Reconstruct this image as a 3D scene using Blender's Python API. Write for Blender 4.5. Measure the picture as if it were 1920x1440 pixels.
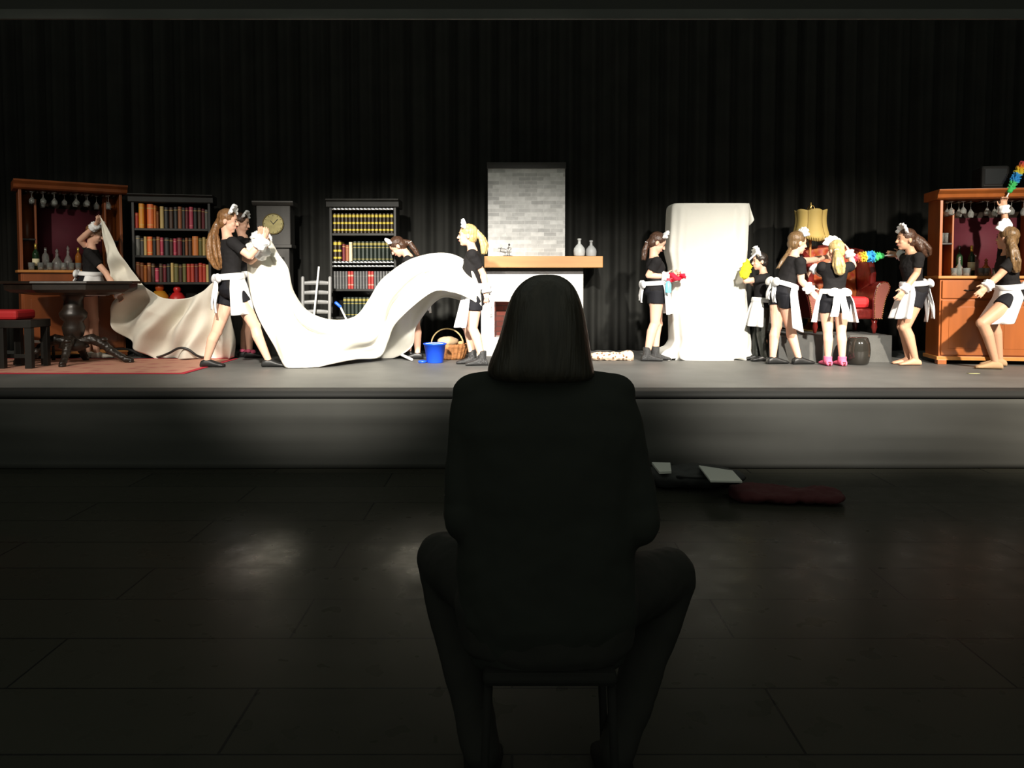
import bpy, math, random
import numpy as np
from mathutils import Vector, Matrix
random.seed(7)
SC = bpy.context.scene
for o in list(bpy.data.objects): bpy.data.objects.remove(o)
COL = SC.collection
R = math.radians
# ---------------------------------------------------------------- camera
FPX, YH, PITCH = 1500.0, 526.0, R(2.5)
CAMZ, STZ = 1.53, 0.63
CY = YH + FPX*math.tan(PITCH)
cd = bpy.data.cameras.new('camera'); cam = bpy.data.objects.new('camera', cd); COL.objects.link(cam)
cam.location = (0, 0, CAMZ); cam.rotation_euler = (R(90)-PITCH, 0, 0)
cd.sensor_width = 36; cd.lens = 36*FPX/1920; cd.shift_y = -(720-CY)/1920
cd.clip_start = .05; cd.clip_end = 100
SC.camera = cam
# ---------------------------------------------------------------- world, view
w = bpy.data.worlds.new('world'); SC.world = w; w.use_nodes = True
w.node_tree.nodes['Background'].inputs[0].default_value = (.92, 1.0, .84, 1)
w.node_tree.nodes['Background'].inputs[1].default_value = 0.28
SC.view_settings.view_transform = 'Standard'; SC.view_settings.look = 'None'
SC.view_settings.exposure = 0.0; SC.view_settings.gamma = 1.0
SC.view_settings.use_curve_mapping = False
# ---------------------------------------------------------------- stage lights (hung on the hall ceiling, in front of the stage)
def spot(loc, tgt, power, half, blend, col=(1, .93, .82), rad=.12):
    l = bpy.data.lights.new('stage_spot', 'SPOT'); l.energy = power; l.spot_size = R(2*half); l.spot_blend = blend
    l.color = col; l.shadow_soft_size = rad
    o = bpy.data.objects.new('stage_spot', l); COL.objects.link(o); o.location = loc
    d = Vector(tgt)-Vector(loc); o.rotation_euler = d.to_track_quat('-Z', 'Y').to_euler()
spot((-5.6, 2.6, 4.2), (-5.2, 8.9, .9), 900, 20, 1, (1, .90, .77))
spot((-3.6, 2.6, 4.2), (-3.5, 8.9, .9), 850, 20, 1, (1, .92, .80))
spot((-1.6, 2.6, 4.2), (-1.55, 8.6, .85), 6100, 19.5, 1, (1, .94, .84))
spot((0.6, 2.6, 4.2), (0.1, 8.9, .8), 4800, 18.5, 1, (1, .95, .87))
spot((2.6, 2.6, 4.2), (2.5, 8.8, .45), 5000, 20.5, 1, (1, .94, .84))
spot((5.6, 2.6, 4.2), (4.4, 8.6, .55), 4800, 22, 1, (1, .90, .76))
# ---------------------------------------------------------------- helpers
def at(px, py, Y):
    u, v = (px-960)/FPX, -(py-CY)/FPX
    d = Vector((u, math.cos(PITCH)+v*math.sin(PITCH), -math.sin(PITCH)+v*math.cos(PITCH)))
    return Vector((0, 0, CAMZ)) + d*(Y/d.y)
def X_at(px, Y, z=1.5):
    t = CAMZ-z
    return (px-960)/FPX*(Y*math.cos(PITCH)+t*math.sin(PITCH))
def Yfoot(py): return (CAMZ-STZ)*FPX/(py-YH)

MATS = {}
def mat(name, col, rough=.6, metal=0, var=0, vs=8, bump=0, bs=60, stretch=(1, 1, 1), trans=0, sheen=0, sss=0, spec=.5, coat=0, emit=0, ior=1.45, var_col=None):
    if name in MATS: return MATS[name]
    m = bpy.data.materials.new(name); m.use_nodes = True; nt = m.node_tree; b = nt.nodes['Principled BSDF']
    b.inputs['Base Color'].default_value = (*col, 1); b.inputs['Roughness'].default_value = rough
    b.inputs['Metallic'].default_value = metal; b.inputs['Transmission Weight'].default_value = trans
    b.inputs['Specular IOR Level'].default_value = spec; b.inputs['IOR'].default_value = ior
    b.inputs['Coat Weight'].default_value = coat
    b.inputs['Sheen Weight'].default_value = sheen
    if emit: b.inputs['Emission Color'].default_value = (*col, 1); b.inputs['Emission Strength'].default_value = emit
    tc = nt.nodes.new('ShaderNodeTexCoord'); mp = nt.nodes.new('ShaderNodeMapping'); mp.inputs['Scale'].default_value = stretch
    nt.links.new(tc.outputs['Object'], mp.inputs[0])
    if var or var_col:
        n = nt.nodes.new('ShaderNodeTexNoise'); n.inputs['Scale'].default_value = vs; n.inputs['Detail'].default_value = 4
        nt.links.new(mp.outputs[0], n.inputs['Vector'])
        r = nt.nodes.new('ShaderNodeValToRGB'); r.color_ramp.elements[0].position = .3; r.color_ramp.elements[1].position = .7
        c2 = var_col or tuple(min(1, c*(1+var)) for c in col)
        r.color_ramp.elements[0].color = (*[c*(1-var) for c in col], 1); r.color_ramp.elements[1].color = (*c2, 1)
        nt.links.new(n.outputs[0], r.inputs[0]); nt.links.new(r.outputs[0], b.inputs['Base Color'])
    if bump:
        n = nt.nodes.new('ShaderNodeTexNoise'); n.inputs['Scale'].default_value = bs; n.inputs['Detail'].default_value = 3
        nt.links.new(mp.outputs[0], n.inputs['Vector'])
        bp = nt.nodes.new('ShaderNodeBump'); bp.inputs['Strength'].default_value = bump; bp.inputs['Distance'].default_value = .01
        nt.links.new(n.outputs[0], bp.inputs['Height']); nt.links.new(bp.outputs[0], b.inputs['Normal'])
    MATS[name] = m; return m
def bands(m, axis, stops, coord='Generated'):
    """colour bands along one axis of the thing's own coordinates (a painted / gilded pattern)"""
    nt = m.node_tree; b = nt.nodes['Principled BSDF']
    tc = nt.nodes.new('ShaderNodeTexCoord'); s = nt.nodes.new('ShaderNodeSeparateXYZ'); r = nt.nodes.new('ShaderNodeValToRGB')
    nt.links.new(tc.outputs[coord], s.inputs[0]); nt.links.new(s.outputs[axis], r.inputs[0])
    r.color_ramp.interpolation = 'CONSTANT'
    e = r.color_ramp.elements
    e[0].position = stops[0][0]; e[0].color = (*stops[0][1], 1)
    e[1].position = stops[1][0]; e[1].color = (*stops[1][1], 1)
    for p, c in stops[2:]:
        k = e.new(p); k.color = (*c, 1)
    nt.links.new(r.outputs[0], b.inputs['Base Color']); return r

class MB:
    def __init__(s): s.v = []; s.f = []
    def add(s, vs, fs):
        n = len(s.v); s.v += [tuple(v) for v in vs]; s.f += [tuple(i+n for i in f) for f in fs]; return s
    def box(s, c, d, rz=0, M=None):
        x, y, z = d[0]/2, d[1]/2, d[2]/2
        vs = [Vector((a*x, b*y, e*z)) for a in (-1, 1) for b in (-1, 1) for e in (-1, 1)]
        if M is None: M = Matrix.Rotation(rz, 3, 'Z')
        vs = [M @ v + Vector(c) for v in vs]
        return s.add(vs, [(0, 1, 3, 2), (4, 6, 7, 5), (0, 4, 5, 1), (2, 3, 7, 6), (0, 2, 6, 4), (1, 5, 7, 3)])
    def b2(s, x0, x1, y0, y1, z0, z1):
        return s.box(((x0+x1)/2, (y0+y1)/2, (z0+z1)/2), (x1-x0, y1-y0, z1-z0))
    def loft(s, rings, cap=True, closed=True):
        n = len(rings[0]); vs = [p for r in rings for p in r]; fs = []
        for i in range(len(rings)-1):
            for j in range(n if closed else n-1):
                k = (j+1) % n
                fs.append((i*n+j, i*n+k, (i+1)*n+k, (i+1)*n+j))
        if cap and closed:
            fs.append(tuple(range(n))[::-1]); fs.append(tuple((len(rings)-1)*n+j for j in range(n)))
        return s.add(vs, fs)
    def ring(s, c, a, b, ua, ub, n=16, p=1.0):
        out = []
        for j in range(n):
            t = 2*math.pi*j/n; ct, st = math.cos(t), math.sin(t)
            if p != 1: ct = math.copysign(abs(ct)**p, ct); st = math.copysign(abs(st)**p, st)
            out.append(c + ua*(a*ct) + ub*(b*st))
        return out
    def cone(s, p0, p1, r0, r1, n=12, flat=1):
        p0, p1 = Vector(p0), Vector(p1); d = (p1-p0).normalized()
        a = d.orthogonal().normalized(); b = d.cross(a)
        return s.loft([s.ring(p0, r0, r0, a, b, n), s.ring(p1, r1, r1, a, b, n)])
    def cap(s, p0, p1, r0, r1, n=12):
        """tapered capsule"""
        p0, p1 = Vector(p0), Vector(p1); d = p1-p0
        if d.length < 1e-6: d = Vector((0, 0, 1e-4))
        d.normalize(); a = d.orthogonal().normalized(); b = d.cross(a); rs = []
        for k in (-80, -50, -25, 0):
            rs.append(s.ring(p0+d*(r0*math.sin(R(k))), r0*math.cos(R(k)), r0*math.cos(R(k)), a, b, n))
        for k in (0, 25, 50, 80):
            rs.append(s.ring(p1+d*(r1*math.sin(R(k))), r1*math.cos(R(k)), r1*math.cos(R(k)), a, b, n))
        return s.loft(rs)
    def chain(s, pts, rad, n=12):
        for i in range(len(pts)-1): s.cap(pts[i], pts[i+1], rad[i], rad[i+1], n)
        return s
    def tube(s, pts, rad, n=8, closed=False):
        pts = [Vector(p) for p in pts]
        if not hasattr(rad, '__len__'): rad = [rad]*len(pts)
        rs = []; a = None
        for i, p in enumerate(pts):
            d = (pts[min(i+1, len(pts)-1)]-pts[max(i-1, 0)]).normalized()
            if a is None: a = d.orthogonal().normalized()
            a = (a - d*a.dot(d)).normalized(); b = d.cross(a)
            rs.append(s.ring(p, rad[i], rad[i], a, b, n))
        return s.loft(rs)
    def ell(s, c, ax, M=None, n=14, m=8):
        c = Vector(c); M = M or Matrix.Identity(3); rs = []
        for i in range(m+1):
            t = math.pi*(.02+.96*i/m) - math.pi/2
            rs.append([c + M @ Vector((ax[0]*math.cos(t)*math.cos(2*math.pi*j/n), ax[1]*math.cos(t)*math.sin(2*math.pi*j/n), ax[2]*math.sin(t))) for j in range(n)])
        return s.loft(rs)
    def lathe(s, prof, c=(0, 0, 0), n=20, cap=True):
        c = Vector(c)
        return s.loft([[c+Vector((r*math.cos(2*math.pi*j/n), r*math.sin(2*math.pi*j/n), z)) for j in range(n)] for r, z in prof], cap)
    def grid(s, fn, nu, nv):
        vs = [fn(i/nu, j/nv) for i in range(nu+1) for j in range(nv+1)]; w_ = nv+1
        return s.add(vs, [(i*w_+j, i*w_+j+1, (i+1)*w_+j+1, (i+1)*w_+j) for i in range(nu) for j in range(nv)])
    def prism(s, poly, y0, y1, ax='y'):
        n = len(poly)
        if ax == 'y': a = [(x, y0, z) for x, z in poly]; b = [(x, y1, z) for x, z in poly]
        elif ax == 'x': a = [(y0, x, z) for x, z in poly]; b = [(y1, x, z) for x, z in poly]
        else: a = [(x, z, y0) for x, z in poly]; b = [(x, z, y1) for x, z in poly]
        return s.loft([[Vector(p) for p in a], [Vector(p) for p in b]])
    def build(s, name, m, parent=None, world=False, smooth=True, bevel=0, remesh=0, sm=4, solid=0, sub=0, disp=None):
        me = bpy.data.meshes.new(name)
        off = parent.location if (world and parent is not None) else Vector((0, 0, 0))
        if world and parent is not None and parent.parent is not None: off = parent['_off'] if '_off' in parent else parent.parent.location
        me.from_pydata([tuple(Vector(v)-Vector(off)) for v in s.v], [], s.f); me.update()
        import bmesh
        bm = bmesh.new(); bm.from_mesh(me); bmesh.ops.recalc_face_normals(bm, faces=bm.faces); bm.to_mesh(me); bm.free()
        o = bpy.data.objects.new(name, me); COL.objects.link(o)
        me.materials.append(m)
        if parent is not None: o.parent = parent
        for p in me.polygons: p.use_smooth = smooth
        if remesh:
            r = o.modifiers.new('r', 'REMESH'); r.mode = 'VOXEL'; r.voxel_size = remesh; r.use_smooth_shade = True
            if sm: q = o.modifiers.new('s', 'SMOOTH'); q.factor = .5; q.iterations = sm
        if bevel:
            q = o.modifiers.new('b', 'BEVEL'); q.width = bevel; q.segments = 2; q.limit_method = 'ANGLE'; q.angle_limit = R(40)
            q.harden_normals = False
            for p in me.polygons: p.use_smooth = False
        if sub: q = o.modifiers.new('u', 'SUBSURF'); q.levels = q.render_levels = sub
        if solid: q = o.modifiers.new('t', 'SOLIDIFY'); q.thickness = solid; q.offset = 0
        if disp:
            tx = bpy.data.textures.new(name+'_fold', 'CLOUDS'); tx.noise_scale = disp[0]
            q = o.modifiers.new('d', 'DISPLACE'); q.texture = tx; q.strength = disp[1]; q.mid_level = .5
        if not smooth and not bevel: pass
        return o
def tag(o, label=None, cat=None, group=None, kind=None):
    if label: o['label'] = label
    if cat: o['category'] = cat
    if group: o['group'] = group
    if kind: o['kind'] = kind
    return o
def thing(name, loc, rz=0, label=None, cat=None, group=None):
    o = bpy.data.objects.new(name, None); COL.objects.link(o); o.location = loc; o.rotation_euler = (0, 0, rz)
    o.empty_display_size = .1
    return tag(o, label, cat, group)
def dup(root, loc, rz=None, label=None, group=None, scale=None):
    r = root.copy(); COL.objects.link(r); r.location = loc
    if rz is not None: r.rotation_euler = (0, 0, rz)
    if label: r['label'] = label
    if group: r['group'] = group
    if scale: r.scale = scale
    for ch in list(root.children):
        c = ch.copy(); COL.objects.link(c); c.parent = r
        for g in ch.children:
            d = g.copy(); COL.objects.link(d); d.parent = c
    return r
def struct(name, mb, m, **k):
    o = mb.build(name, m, smooth=False, **k); o['kind'] = 'structure'; return o
def curve(pts, u):
    """Catmull-Rom through points, u in 0..1"""
    n = len(pts)-1; x = min(max(u, 0), 1)*n; i = min(int(x), n-1); t = x-i
    P = [Vector(pts[max(0, min(n, i+k))]) for k in (-1, 0, 1, 2)]
    return .5*((2*P[1]) + (P[2]-P[0])*t + (2*P[0]-5*P[1]+4*P[2]-P[3])*t*t + (3*P[1]-P[0]-3*P[2]+P[3])*t**3)
def nz(x, y=0, z=0):
    from mathutils import noise
    return noise.noise(Vector((x, y, z)))
ORD = ['first', 'second', 'third', 'fourth', 'fifth', 'sixth', 'seventh', 'eighth', 'ninth', 'tenth', 'eleventh', 'twelfth', 'thirteenth', 'fourteenth', 'fifteenth', 'sixteenth', 'seventeenth', 'eighteenth', 'nineteenth', 'twentieth']

# ---------------------------------------------------------------- materials
M_blackcurtain = mat('black_velvet', (.021, .021, .019), .9, var=.15, vs=3, spec=.1)
M_wallblack = mat('black_paint', (.030, .030, .027), .85, spec=.2)
M_stage = mat('stage_vinyl', (.098, .098, .093), .55, var=.15, vs=2.5, bump=.05, bs=30, spec=.35)
M_skirt = mat('stage_skirt_cloth', (.060, .060, .055), .9, var=.06, vs=2, spec=.15)
M_red_wood = mat('red_brown_wood', (.22, .06, .016), .35, var=.25, vs=5, stretch=(1, 1, .12), bump=.06, bs=20, coat=.15)
M_orange_wood = mat('orange_wood', (.30, .085, .018), .33, var=.22, vs=5, stretch=(1, 1, .12), bump=.06, bs=20, coat=.2)
M_ochre = mat('ochre_edge', (.48, .20, .05), .4, var=.1, vs=12)
M_crimson = mat('crimson_felt', (.07, .005, .014), .8, var=.1, vs=6)
M_blackwood = mat('black_stained_wood', (.016, .0155, .014), .4, var=.3, vs=6, stretch=(1, 1, .15), spec=.3)
M_darkwood = mat('dark_walnut', (.015, .010, .007), .4, var=.3, vs=8, bump=.1, bs=25, coat=.1)
M_pine = mat('knotty_pine', (.46, .23, .075), .5, var=.18, vs=4, stretch=(.25, 1, 2.5), bump=.05, bs=12)
M_white = mat('white_paint', (.80, .78, .74), .6, var=.03, vs=3)
M_sheet = mat('cream_sheet', (.74, .71, .62), .85, var=.04, vs=3, bump=.08, bs=120, sheen=.1, spec=.2)
M_dust = mat('dust_sheet_cotton', (.62, .61, .56), .9, var=.03, vs=3, bump=.1, bs=90, spec=.15)
M_cotton = mat('white_cotton', (.86, .86, .87), .8, bump=.15, bs=70, spec=.25)
M_skin = mat('skin', (.72, .42, .30), .5, var=.06, vs=7, spec=.35)
M_skin2 = mat('skin_tan', (.56, .31, .20), .5, var=.06, vs=7, spec=.35)
M_shirt = mat('black_tshirt', (.013, .012, .0125), .85, bump=.2, bs=25, spec=.15)
M_shorts = mat('black_shorts', (.010, .010, .013), .75, bump=.15, bs=30, spec=.2)
M_shoe = mat('black_shoe', (.012, .012, .012), .45)
M_lips = mat('lips', (.45, .12, .11), .5)
M_eye = mat('dark_eye', (.03, .02, .015), .25)
M_glass = mat('clear_glass', (.92, .95, .92), .05, trans=.9, ior=1.45, spec=.8)
M_brass = mat('brass', (.62, .42, .14), .32, metal=1, var=.1)
M_silver = mat('silver_metal', (.55, .55, .56), .3, metal=1)
M_dial = mat('brass_dial', (.22, .19, .08), .35, metal=.5, var=.15, vs=20)
M_pinksock = mat('pink_sock', (.70, .12, .22), .85)
M_leather = mat('oxblood_leather', (.16, .014, .011), .3, var=.3, vs=14, bump=.25, bs=45, coat=.2)
M_redfab = mat('red_gold_damask', (.36, .014, .01), .55, vs=16, var=.2, var_col=(.40, .12, .02), bump=.1, bs=50)
M_redvelvet = mat('red_cushion', (.42, .012, .015), .7, bump=.1, bs=60)
def hairm(name, c):
    m = mat(name, c, .42, var=.45, vs=55, stretch=(1, 1, .08), bump=.5, bs=90, spec=.5); return m
M_h_auburn = hairm('auburn_hair', (.20, .095, .035)); M_h_blond = hairm('blond_hair', (.50, .36, .15)); M_h_brown = hairm('brown_hair', (.06, .028, .016))
M_h_dark = hairm('dark_hair', (.02, .014, .011)); M_h_light = hairm('light_brown_hair', (.13, .075, .032)); M_h_dkbl = hairm('dark_blond_hair', (.36, .22, .07))
# ================================================================ setting
def floor_mat():
    m = mat('hall_floor', (.030, .030, .024), .3, spec=.1)
    nt = m.node_tree; b = nt.nodes['Principled BSDF']; tc = nt.nodes.new('ShaderNodeTexCoord')
    br = nt.nodes.new('ShaderNodeTexBrick'); br.inputs['Scale'].default_value = 1
    br.inputs['Brick Width'].default_value = 1.9; br.inputs['Row Height'].default_value = .42; br.inputs['Mortar Size'].default_value = .005
    br.inputs['Color1'].default_value = (.030, .029, .023, 1); br.inputs['Color2'].default_value = (.024, .024, .019, 1); br.inputs['Mortar'].default_value = (.01, .01, .01, 1)
    nt.links.new(tc.outputs['Object'], br.inputs['Vector']); nt.links.new(br.outputs[0], b.inputs['Base Color'])
    n = nt.nodes.new('ShaderNodeTexNoise'); n.inputs['Scale'].default_value = 7; nt.links.new(tc.outputs['Object'], n.inputs['Vector'])
    mr = nt.nodes.new('ShaderNodeMapRange'); mr.inputs[3].default_value = .2; mr.inputs[4].default_value = .40
    nt.links.new(n.outputs[0], mr.inputs[0]); nt.links.new(mr.outputs[0], b.inputs['Roughness'])
    # specular raised in two soft patches, put in to imitate reflections on the boards
    prev = None
    for cx_, cy_, rx_, ry_ in ((-1.38, 4.38, .30, .55), (-.50, 4.35, .22, .45)):
        mp_ = nt.nodes.new('ShaderNodeMapping'); mp_.vector_type = 'POINT'; mp_.inputs['Location'].default_value = (-cx_/rx_, -cy_/ry_, 0); mp_.inputs['Scale'].default_value = (1/rx_, 1/ry_, 1)
        gr = nt.nodes.new('ShaderNodeTexGradient'); gr.gradient_type = 'SPHERICAL'; nt.links.new(tc.outputs['Object'], mp_.inputs[0]); nt.links.new(mp_.outputs[0], gr.inputs[0])
        if prev is None: prev = gr.outputs['Fac']
        else:
            ad = nt.nodes.new('ShaderNodeMath'); nt.links.new(prev, ad.inputs[0]); nt.links.new(gr.outputs['Fac'], ad.inputs[1]); prev = ad.outputs[0]
    pw = nt.nodes.new('ShaderNodeMath'); pw.operation = 'POWER'; pw.inputs[1].default_value = 1.6; nt.links.new(prev, pw.inputs[0]); prev = pw.outputs[0]
    n2 = nt.nodes.new('ShaderNodeTexNoise'); n2.inputs['Scale'].default_value = 22; n2.inputs['Detail'].default_value = 5; nt.links.new(tc.outputs['Object'], n2.inputs['Vector'])
    mu = nt.nodes.new('ShaderNodeMath'); mu.operation = 'MULTIPLY'; nt.links.new(prev, mu.inputs[0]); nt.links.new(n2.outputs[0], mu.inputs[1])
    m3 = nt.nodes.new('ShaderNodeMapRange'); m3.inputs[2].default_value = .45; m3.inputs[3].default_value = .03; m3.inputs[4].default_value = .32
    nt.links.new(mu.outputs[0], m3.inputs[0]); nt.links.new(m3.outputs[0], b.inputs['Specular IOR Level'])
    bp = nt.nodes.new('ShaderNodeBump'); bp.inputs['Strength'].default_value = .35; bp.inputs['Distance'].default_value = .004; bp.invert = True
    nt.links.new(br.outputs['Fac'], bp.inputs['Height']); nt.links.new(bp.outputs[0], b.inputs['Normal'])
    return m
struct('floor', MB().b2(-8, 8, -1.5, 11, -.1, 0), floor_mat())
struct('wall_left', MB().b2(-8.1, -8, -1.5, 11, 0, 5.5), M_wallblack)
struct('wall_right', MB().b2(8, 8.1, -1.5, 11, 0, 5.5), M_wallblack)
struct('wall_back', MB().b2(-8, 8, 10.9, 11, 0, 5.4), M_wallblack)
tb = MB()
zb0, zb1 = at(960, 35, 6.38).z, at(960, 17, 6.38).z
struct('wall_front', MB().b2(-8, 8, 6.41, 6.45, zb0+.03, 5.4), M_wallblack)
tb.b2(-7.99, 7.99, 6.38, 6.41, zb0, zb1)
struct('trim_1', tb, mat('grey_beam', (.05, .05, .045), .7, var=.2, vs=2))

st = thing('stage', (0, 6.46, 0), 0, 'wide raised stage with a dark grey floor and a grey cloth front', 'stage')
dk = MB().b2(-7.99, 7.99, .24, 4.4, STZ-.12, STZ)
dk.build('stage_deck', M_stage, st, smooth=False)
# rounded cloth-covered front edge
nose = MB(); prof = [(.24, STZ-.0005)] + [(.055-.07*math.sin(R(a)), STZ-.035+.035*math.cos(R(a))-.0005) for a in range(0, 181, 15)] + [(.24, STZ-.07)]
nose.prism(prof, -7.99, 7.99, 'x'); nose.build('front_edge', mat('black_edge', (.012, .012, .011), .8), st)
def skirt(u, v):
    x = -7.98+15.96*u; z = (STZ-.06)*(1-v)+.004*v
    return (x, -.012 + .012*nz(x*.8, z*5, 1)*(v+.2) + .012*nz(x*.45+3, z*11, 2) + .007*nz(x*.8, z*24, 8) + .02*v*nz(x*.5, 0, 5), z)
MB().grid(skirt, 300, 14)  .build('stage_skirt', M_skirt, st, solid=.004)

# backdrop curtain
def cur(u, v):
    x = -7.9+15.8*u; z = STZ+.01+(4.7)*v
    a = .055*math.sin(x*21+2.2*math.sin(x*1.7)) + .03*math.sin(x*47+1.3*math.sin(x*3.1)) + .05*nz(x*.9, z*.25)
    return (x, 10.3+a*(1-.25*v), z)
tag(MB().grid(cur, 900, 10).build('curtain', M_blackcurtain, solid=.004), 'black floor-length pleated curtain hanging across the back of the stage', 'curtain')

# ================================================================ rug
def rug_mat():
    m = mat('oriental_rug', (.5, .16, .12), .9, bump=.3, bs=90)
    nt = m.node_tree; b = nt.nodes['Principled BSDF']; tc = nt.nodes.new('ShaderNodeTexCoord')
    v = nt.nodes.new('ShaderNodeTexVoronoi'); v.inputs['Scale'].default_value = 5; nt.links.new(tc.outputs['Object'], v.inputs['Vector'])
    r = nt.nodes.new('ShaderNodeValToRGB'); e = r.color_ramp.elements
    e[0].color = (.40, .10, .09, 1); e[1].color = (.52, .26, .18, 1); e[1].position = .45; k = e.new(.25); k.color = (.46, .20, .15, 1)
    nt.links.new(v.outputs['Distance'], r.inputs[0]); nt.links.new(r.outputs[0], b.inputs['Base Color']); return m
rg = thing('rug', (-5.0, 8.35, STZ), 0, 'pink and red patterned rug under the pedestal table', 'rug')
MB().b2(-1.9, 1.79, -.62, .76, .002, .006).build('rug_field', rug_mat(), rg, smooth=False)
MB().b2(-1.95, 1.85, -.68, -.62, .002, .0065).b2(1.79, 1.85, -.62, .76, .002, .0065).b2(-1.95, 1.85, .76, .82, .002, .0065).build('border', mat('rug_border', (.45, .02, .04), .9), rg, smooth=False)

# ================================================================ bar cabinets
def glass_prof(h=.15, r=.032):
    return [(.001, 0), (r*.95, .002), (r*.9, .006), (.004, .012), (.0035, h*.45), (.012, h*.5), (r, h*.7), (r*.95, h*.88), (r*.82, h), (r*.78, h), (r*.9, h*.86), (r*.92, h*.7), (.008, h*.53)]
def bottle_prof(h, r): return [(.001, 0), (r, 0), (r, h*.6), (r*.85, h*.68), (r*.35, h*.78), (r*.3, h*.97), (r*.36, h*.97), (r*.36, h), (.001, h)]
def decanter_prof(h, r): return [(.001, 0), (r*.8, 0), (r, h*.15), (r*.9, h*.4), (r*.3, h*.62), (r*.28, h*.74), (r*.4, h*.77), (r*.15, h*.79), (r*.35, h*.88), (.001, h)]
def tumbler_prof(h, r): return [(.001, 0), (r*.85, 0), (r, h), (r*.9, h), (r*.75, .01), (.001, .01)]
def bar_cabinet(loc, rz, label, wood, W=1.0, CH=.95, H=1.9, D=.42, side=.16):
    t = thing('bar_cabinet', loc, rz, label, 'cabinet'); h = W/2
    MB().b2(-h, h, .02, D, .07, CH-.03).build('base_body', wood, t, bevel=.004)
    MB().b2(-h-.025, h+.025, -.01, D, .045, .085).build('plinth', M_ochre, t, bevel=.004)
    for x in (-h+.03, h-.03): MB().b2(x-.045, x+.045, -.012, .08, 0, .05).build('foot', wood, t, bevel=.004)
    MB().b2(-h-.03, h+.03, -.02, D, CH-.03, CH).build('counter', M_ochre, t, bevel=.006)
    for i in (0, 1):
        x0, x1 = (-h+.02, -.008) if i == 0 else (.008, h-.02)
        d = MB().b2(x0, x1, 0, .022, CH-.24, CH-.05).build('drawer', wood, t, bevel=.005)
        hb = MB().tube([((x0+x1)/2+a*.05, -.012-.012*(1-abs(a)), CH-.15-.006*(1-a*a)) for a in (-1, -.5, 0, .5, 1)], .005); hb.build('handle', M_darkwood, d)
        dd = MB().b2(x0, x1, 0, .022, .10, CH-.26).build('door', wood, t, bevel=.005)
        MB().b2(x0+.07, x1-.07, -.004, .004, .17, CH-.33).build('door_panel', wood, dd, bevel=.004)
    for s in (-1, 1):
        MB().b2(s*h-(.03 if s > 0 else 0), s*h+(0 if s > 0 else .03), .06, D, CH, H-.08).build('side_panel', wood, t, bevel=.003)
        a, b = sorted((s*(h-.03), s*(h-side)))
        p = MB().b2(a, b, D-.035, D-.02, CH, H-.1).build('side_backing', M_orange_wood, t)
        MB().b2(a, b, .16, D-.03, CH+.34, CH+.36).build('shelf', M_darkwood, t, bevel=.003)
        xx = s*(h-side); MB().b2(xx-.01, xx+.01, .16, D-.02, CH, H-.2).build('divider', wood, t, bevel=.003)
    MB().b2(-h+.03, h-.03, D-.02, D, CH, H-.08).build('back_board', M_darkwood, t)
    MB().b2(-(h-side)+.01, (h-side)-.01, D-.03, D-.02, CH+.02, H-.28).build('felt_panel', M_crimson, t)
    rk = MB()
    for i in range(9):
        x = -h+.08+i*(2*h-.16)/8; rk.b2(x-.012, x+.012, .1, D-.04, H-.13, H-.115)
    rk.build('glass_rack', M_darkwood, t)
    pf = [(.045, H-.1), (.03, H-.1), (.0, H-.085), (-.01, H-.05), (-.05, H-.02), (-.055, H), (D, H), (D, H-.1)]
    MB().prism(pf, -h-.05, h+.05, 'x').build('cornice', wood, t, smooth=False, bevel=.003)
    return t
def local(t, p):
    return Matrix.Translation(t.location) @ Matrix.Rotation(t.rotation_euler.z, 4, 'Z') @ Vector(p)
LC = bar_cabinet((-5.07, 9.28, STZ), R(35), 'tall red-brown bar cabinet at far left with hanging glasses, behind the pedestal table', M_red_wood, W=1.06, CH=1.02, H=2.03, side=.17)
RC = bar_cabinet((5.15, 8.50, STZ), R(-9), 'tall orange-brown bar cabinet at far right with bottles on its counter', M_orange_wood, W=1.12, CH=.95, H=1.87, side=.17)
wg = MB().lathe([(r, -z) for r, z in glass_prof()], n=14).build('wine_glass', M_glass)
first = True
for cab, CHH, who in ((LC, 2.03, 'left'), (RC, 1.87, 'right')):
    for row in (.14, .26):
        for i in range(8):
            if random.random() < .12: continue
            Wd = 1.06 if cab is LC else 1.12
            x = -Wd/2+.08+(i+.5)*(Wd-.16)/8
            g = wg if first else wg.copy()
            if not first: COL.objects.link(g)
            first = False
            g.location = local(cab, (x, row, CHH-.113)); g.scale = (1, 1, .9+.25*random.random())
            tag(g, 'stemmed wine glass hanging upside down from the rack of the %s bar cabinet' % who, 'glass', 'hanging glasses in the %s bar cabinet' % who)
def item(name, prof, m, cab, x, y, z, label, cat, group=None, n=16, caps=None, parts=()):
    p = local(cab, (x, y, z))
    if parts:
        t = thing(name, p, 0, label, cat, group); MB().lathe(prof, n=n).build('body', m, t)
        for pn, pp, pm in parts: MB().lathe(pp, n=n).build(pn, pm, t)
        return t
    o = MB().lathe(prof, n=n).build(name, m); o.location = p; return tag(o, label, cat, group)
M_amber = mat('amber_spirit', (.45, .16, .03), .08, trans=.5); M_green = mat('dark_green_glass', (.01, .03, .012), .1); M_gold = mat('gold_foil', (.75, .55, .12), .3, metal=.8)
M_label = mat('cream_label', (.7, .62, .4), .7)
cz = 1.02
def neck(h, r, m=M_gold): return ('foil_neck', [(r*.38, h*.80), (r*.38, h*1.0), (.001, h*1.005)], m)
item('bottle', bottle_prof(.30, .036), M_green, LC, -.37, .14, cz, 'dark bottle with yellow foil neck, leftmost on the left cabinet counter', 'bottle', parts=[neck(.30, .036), ('paper_label', [(.0368, .05), (.0368, .13)], M_label)])
item('bottle', bottle_prof(.26, .038), M_glass, LC, -.27, .18, cz, 'clear round-shouldered bottle, second from left on the left cabinet counter', 'bottle')
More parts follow.
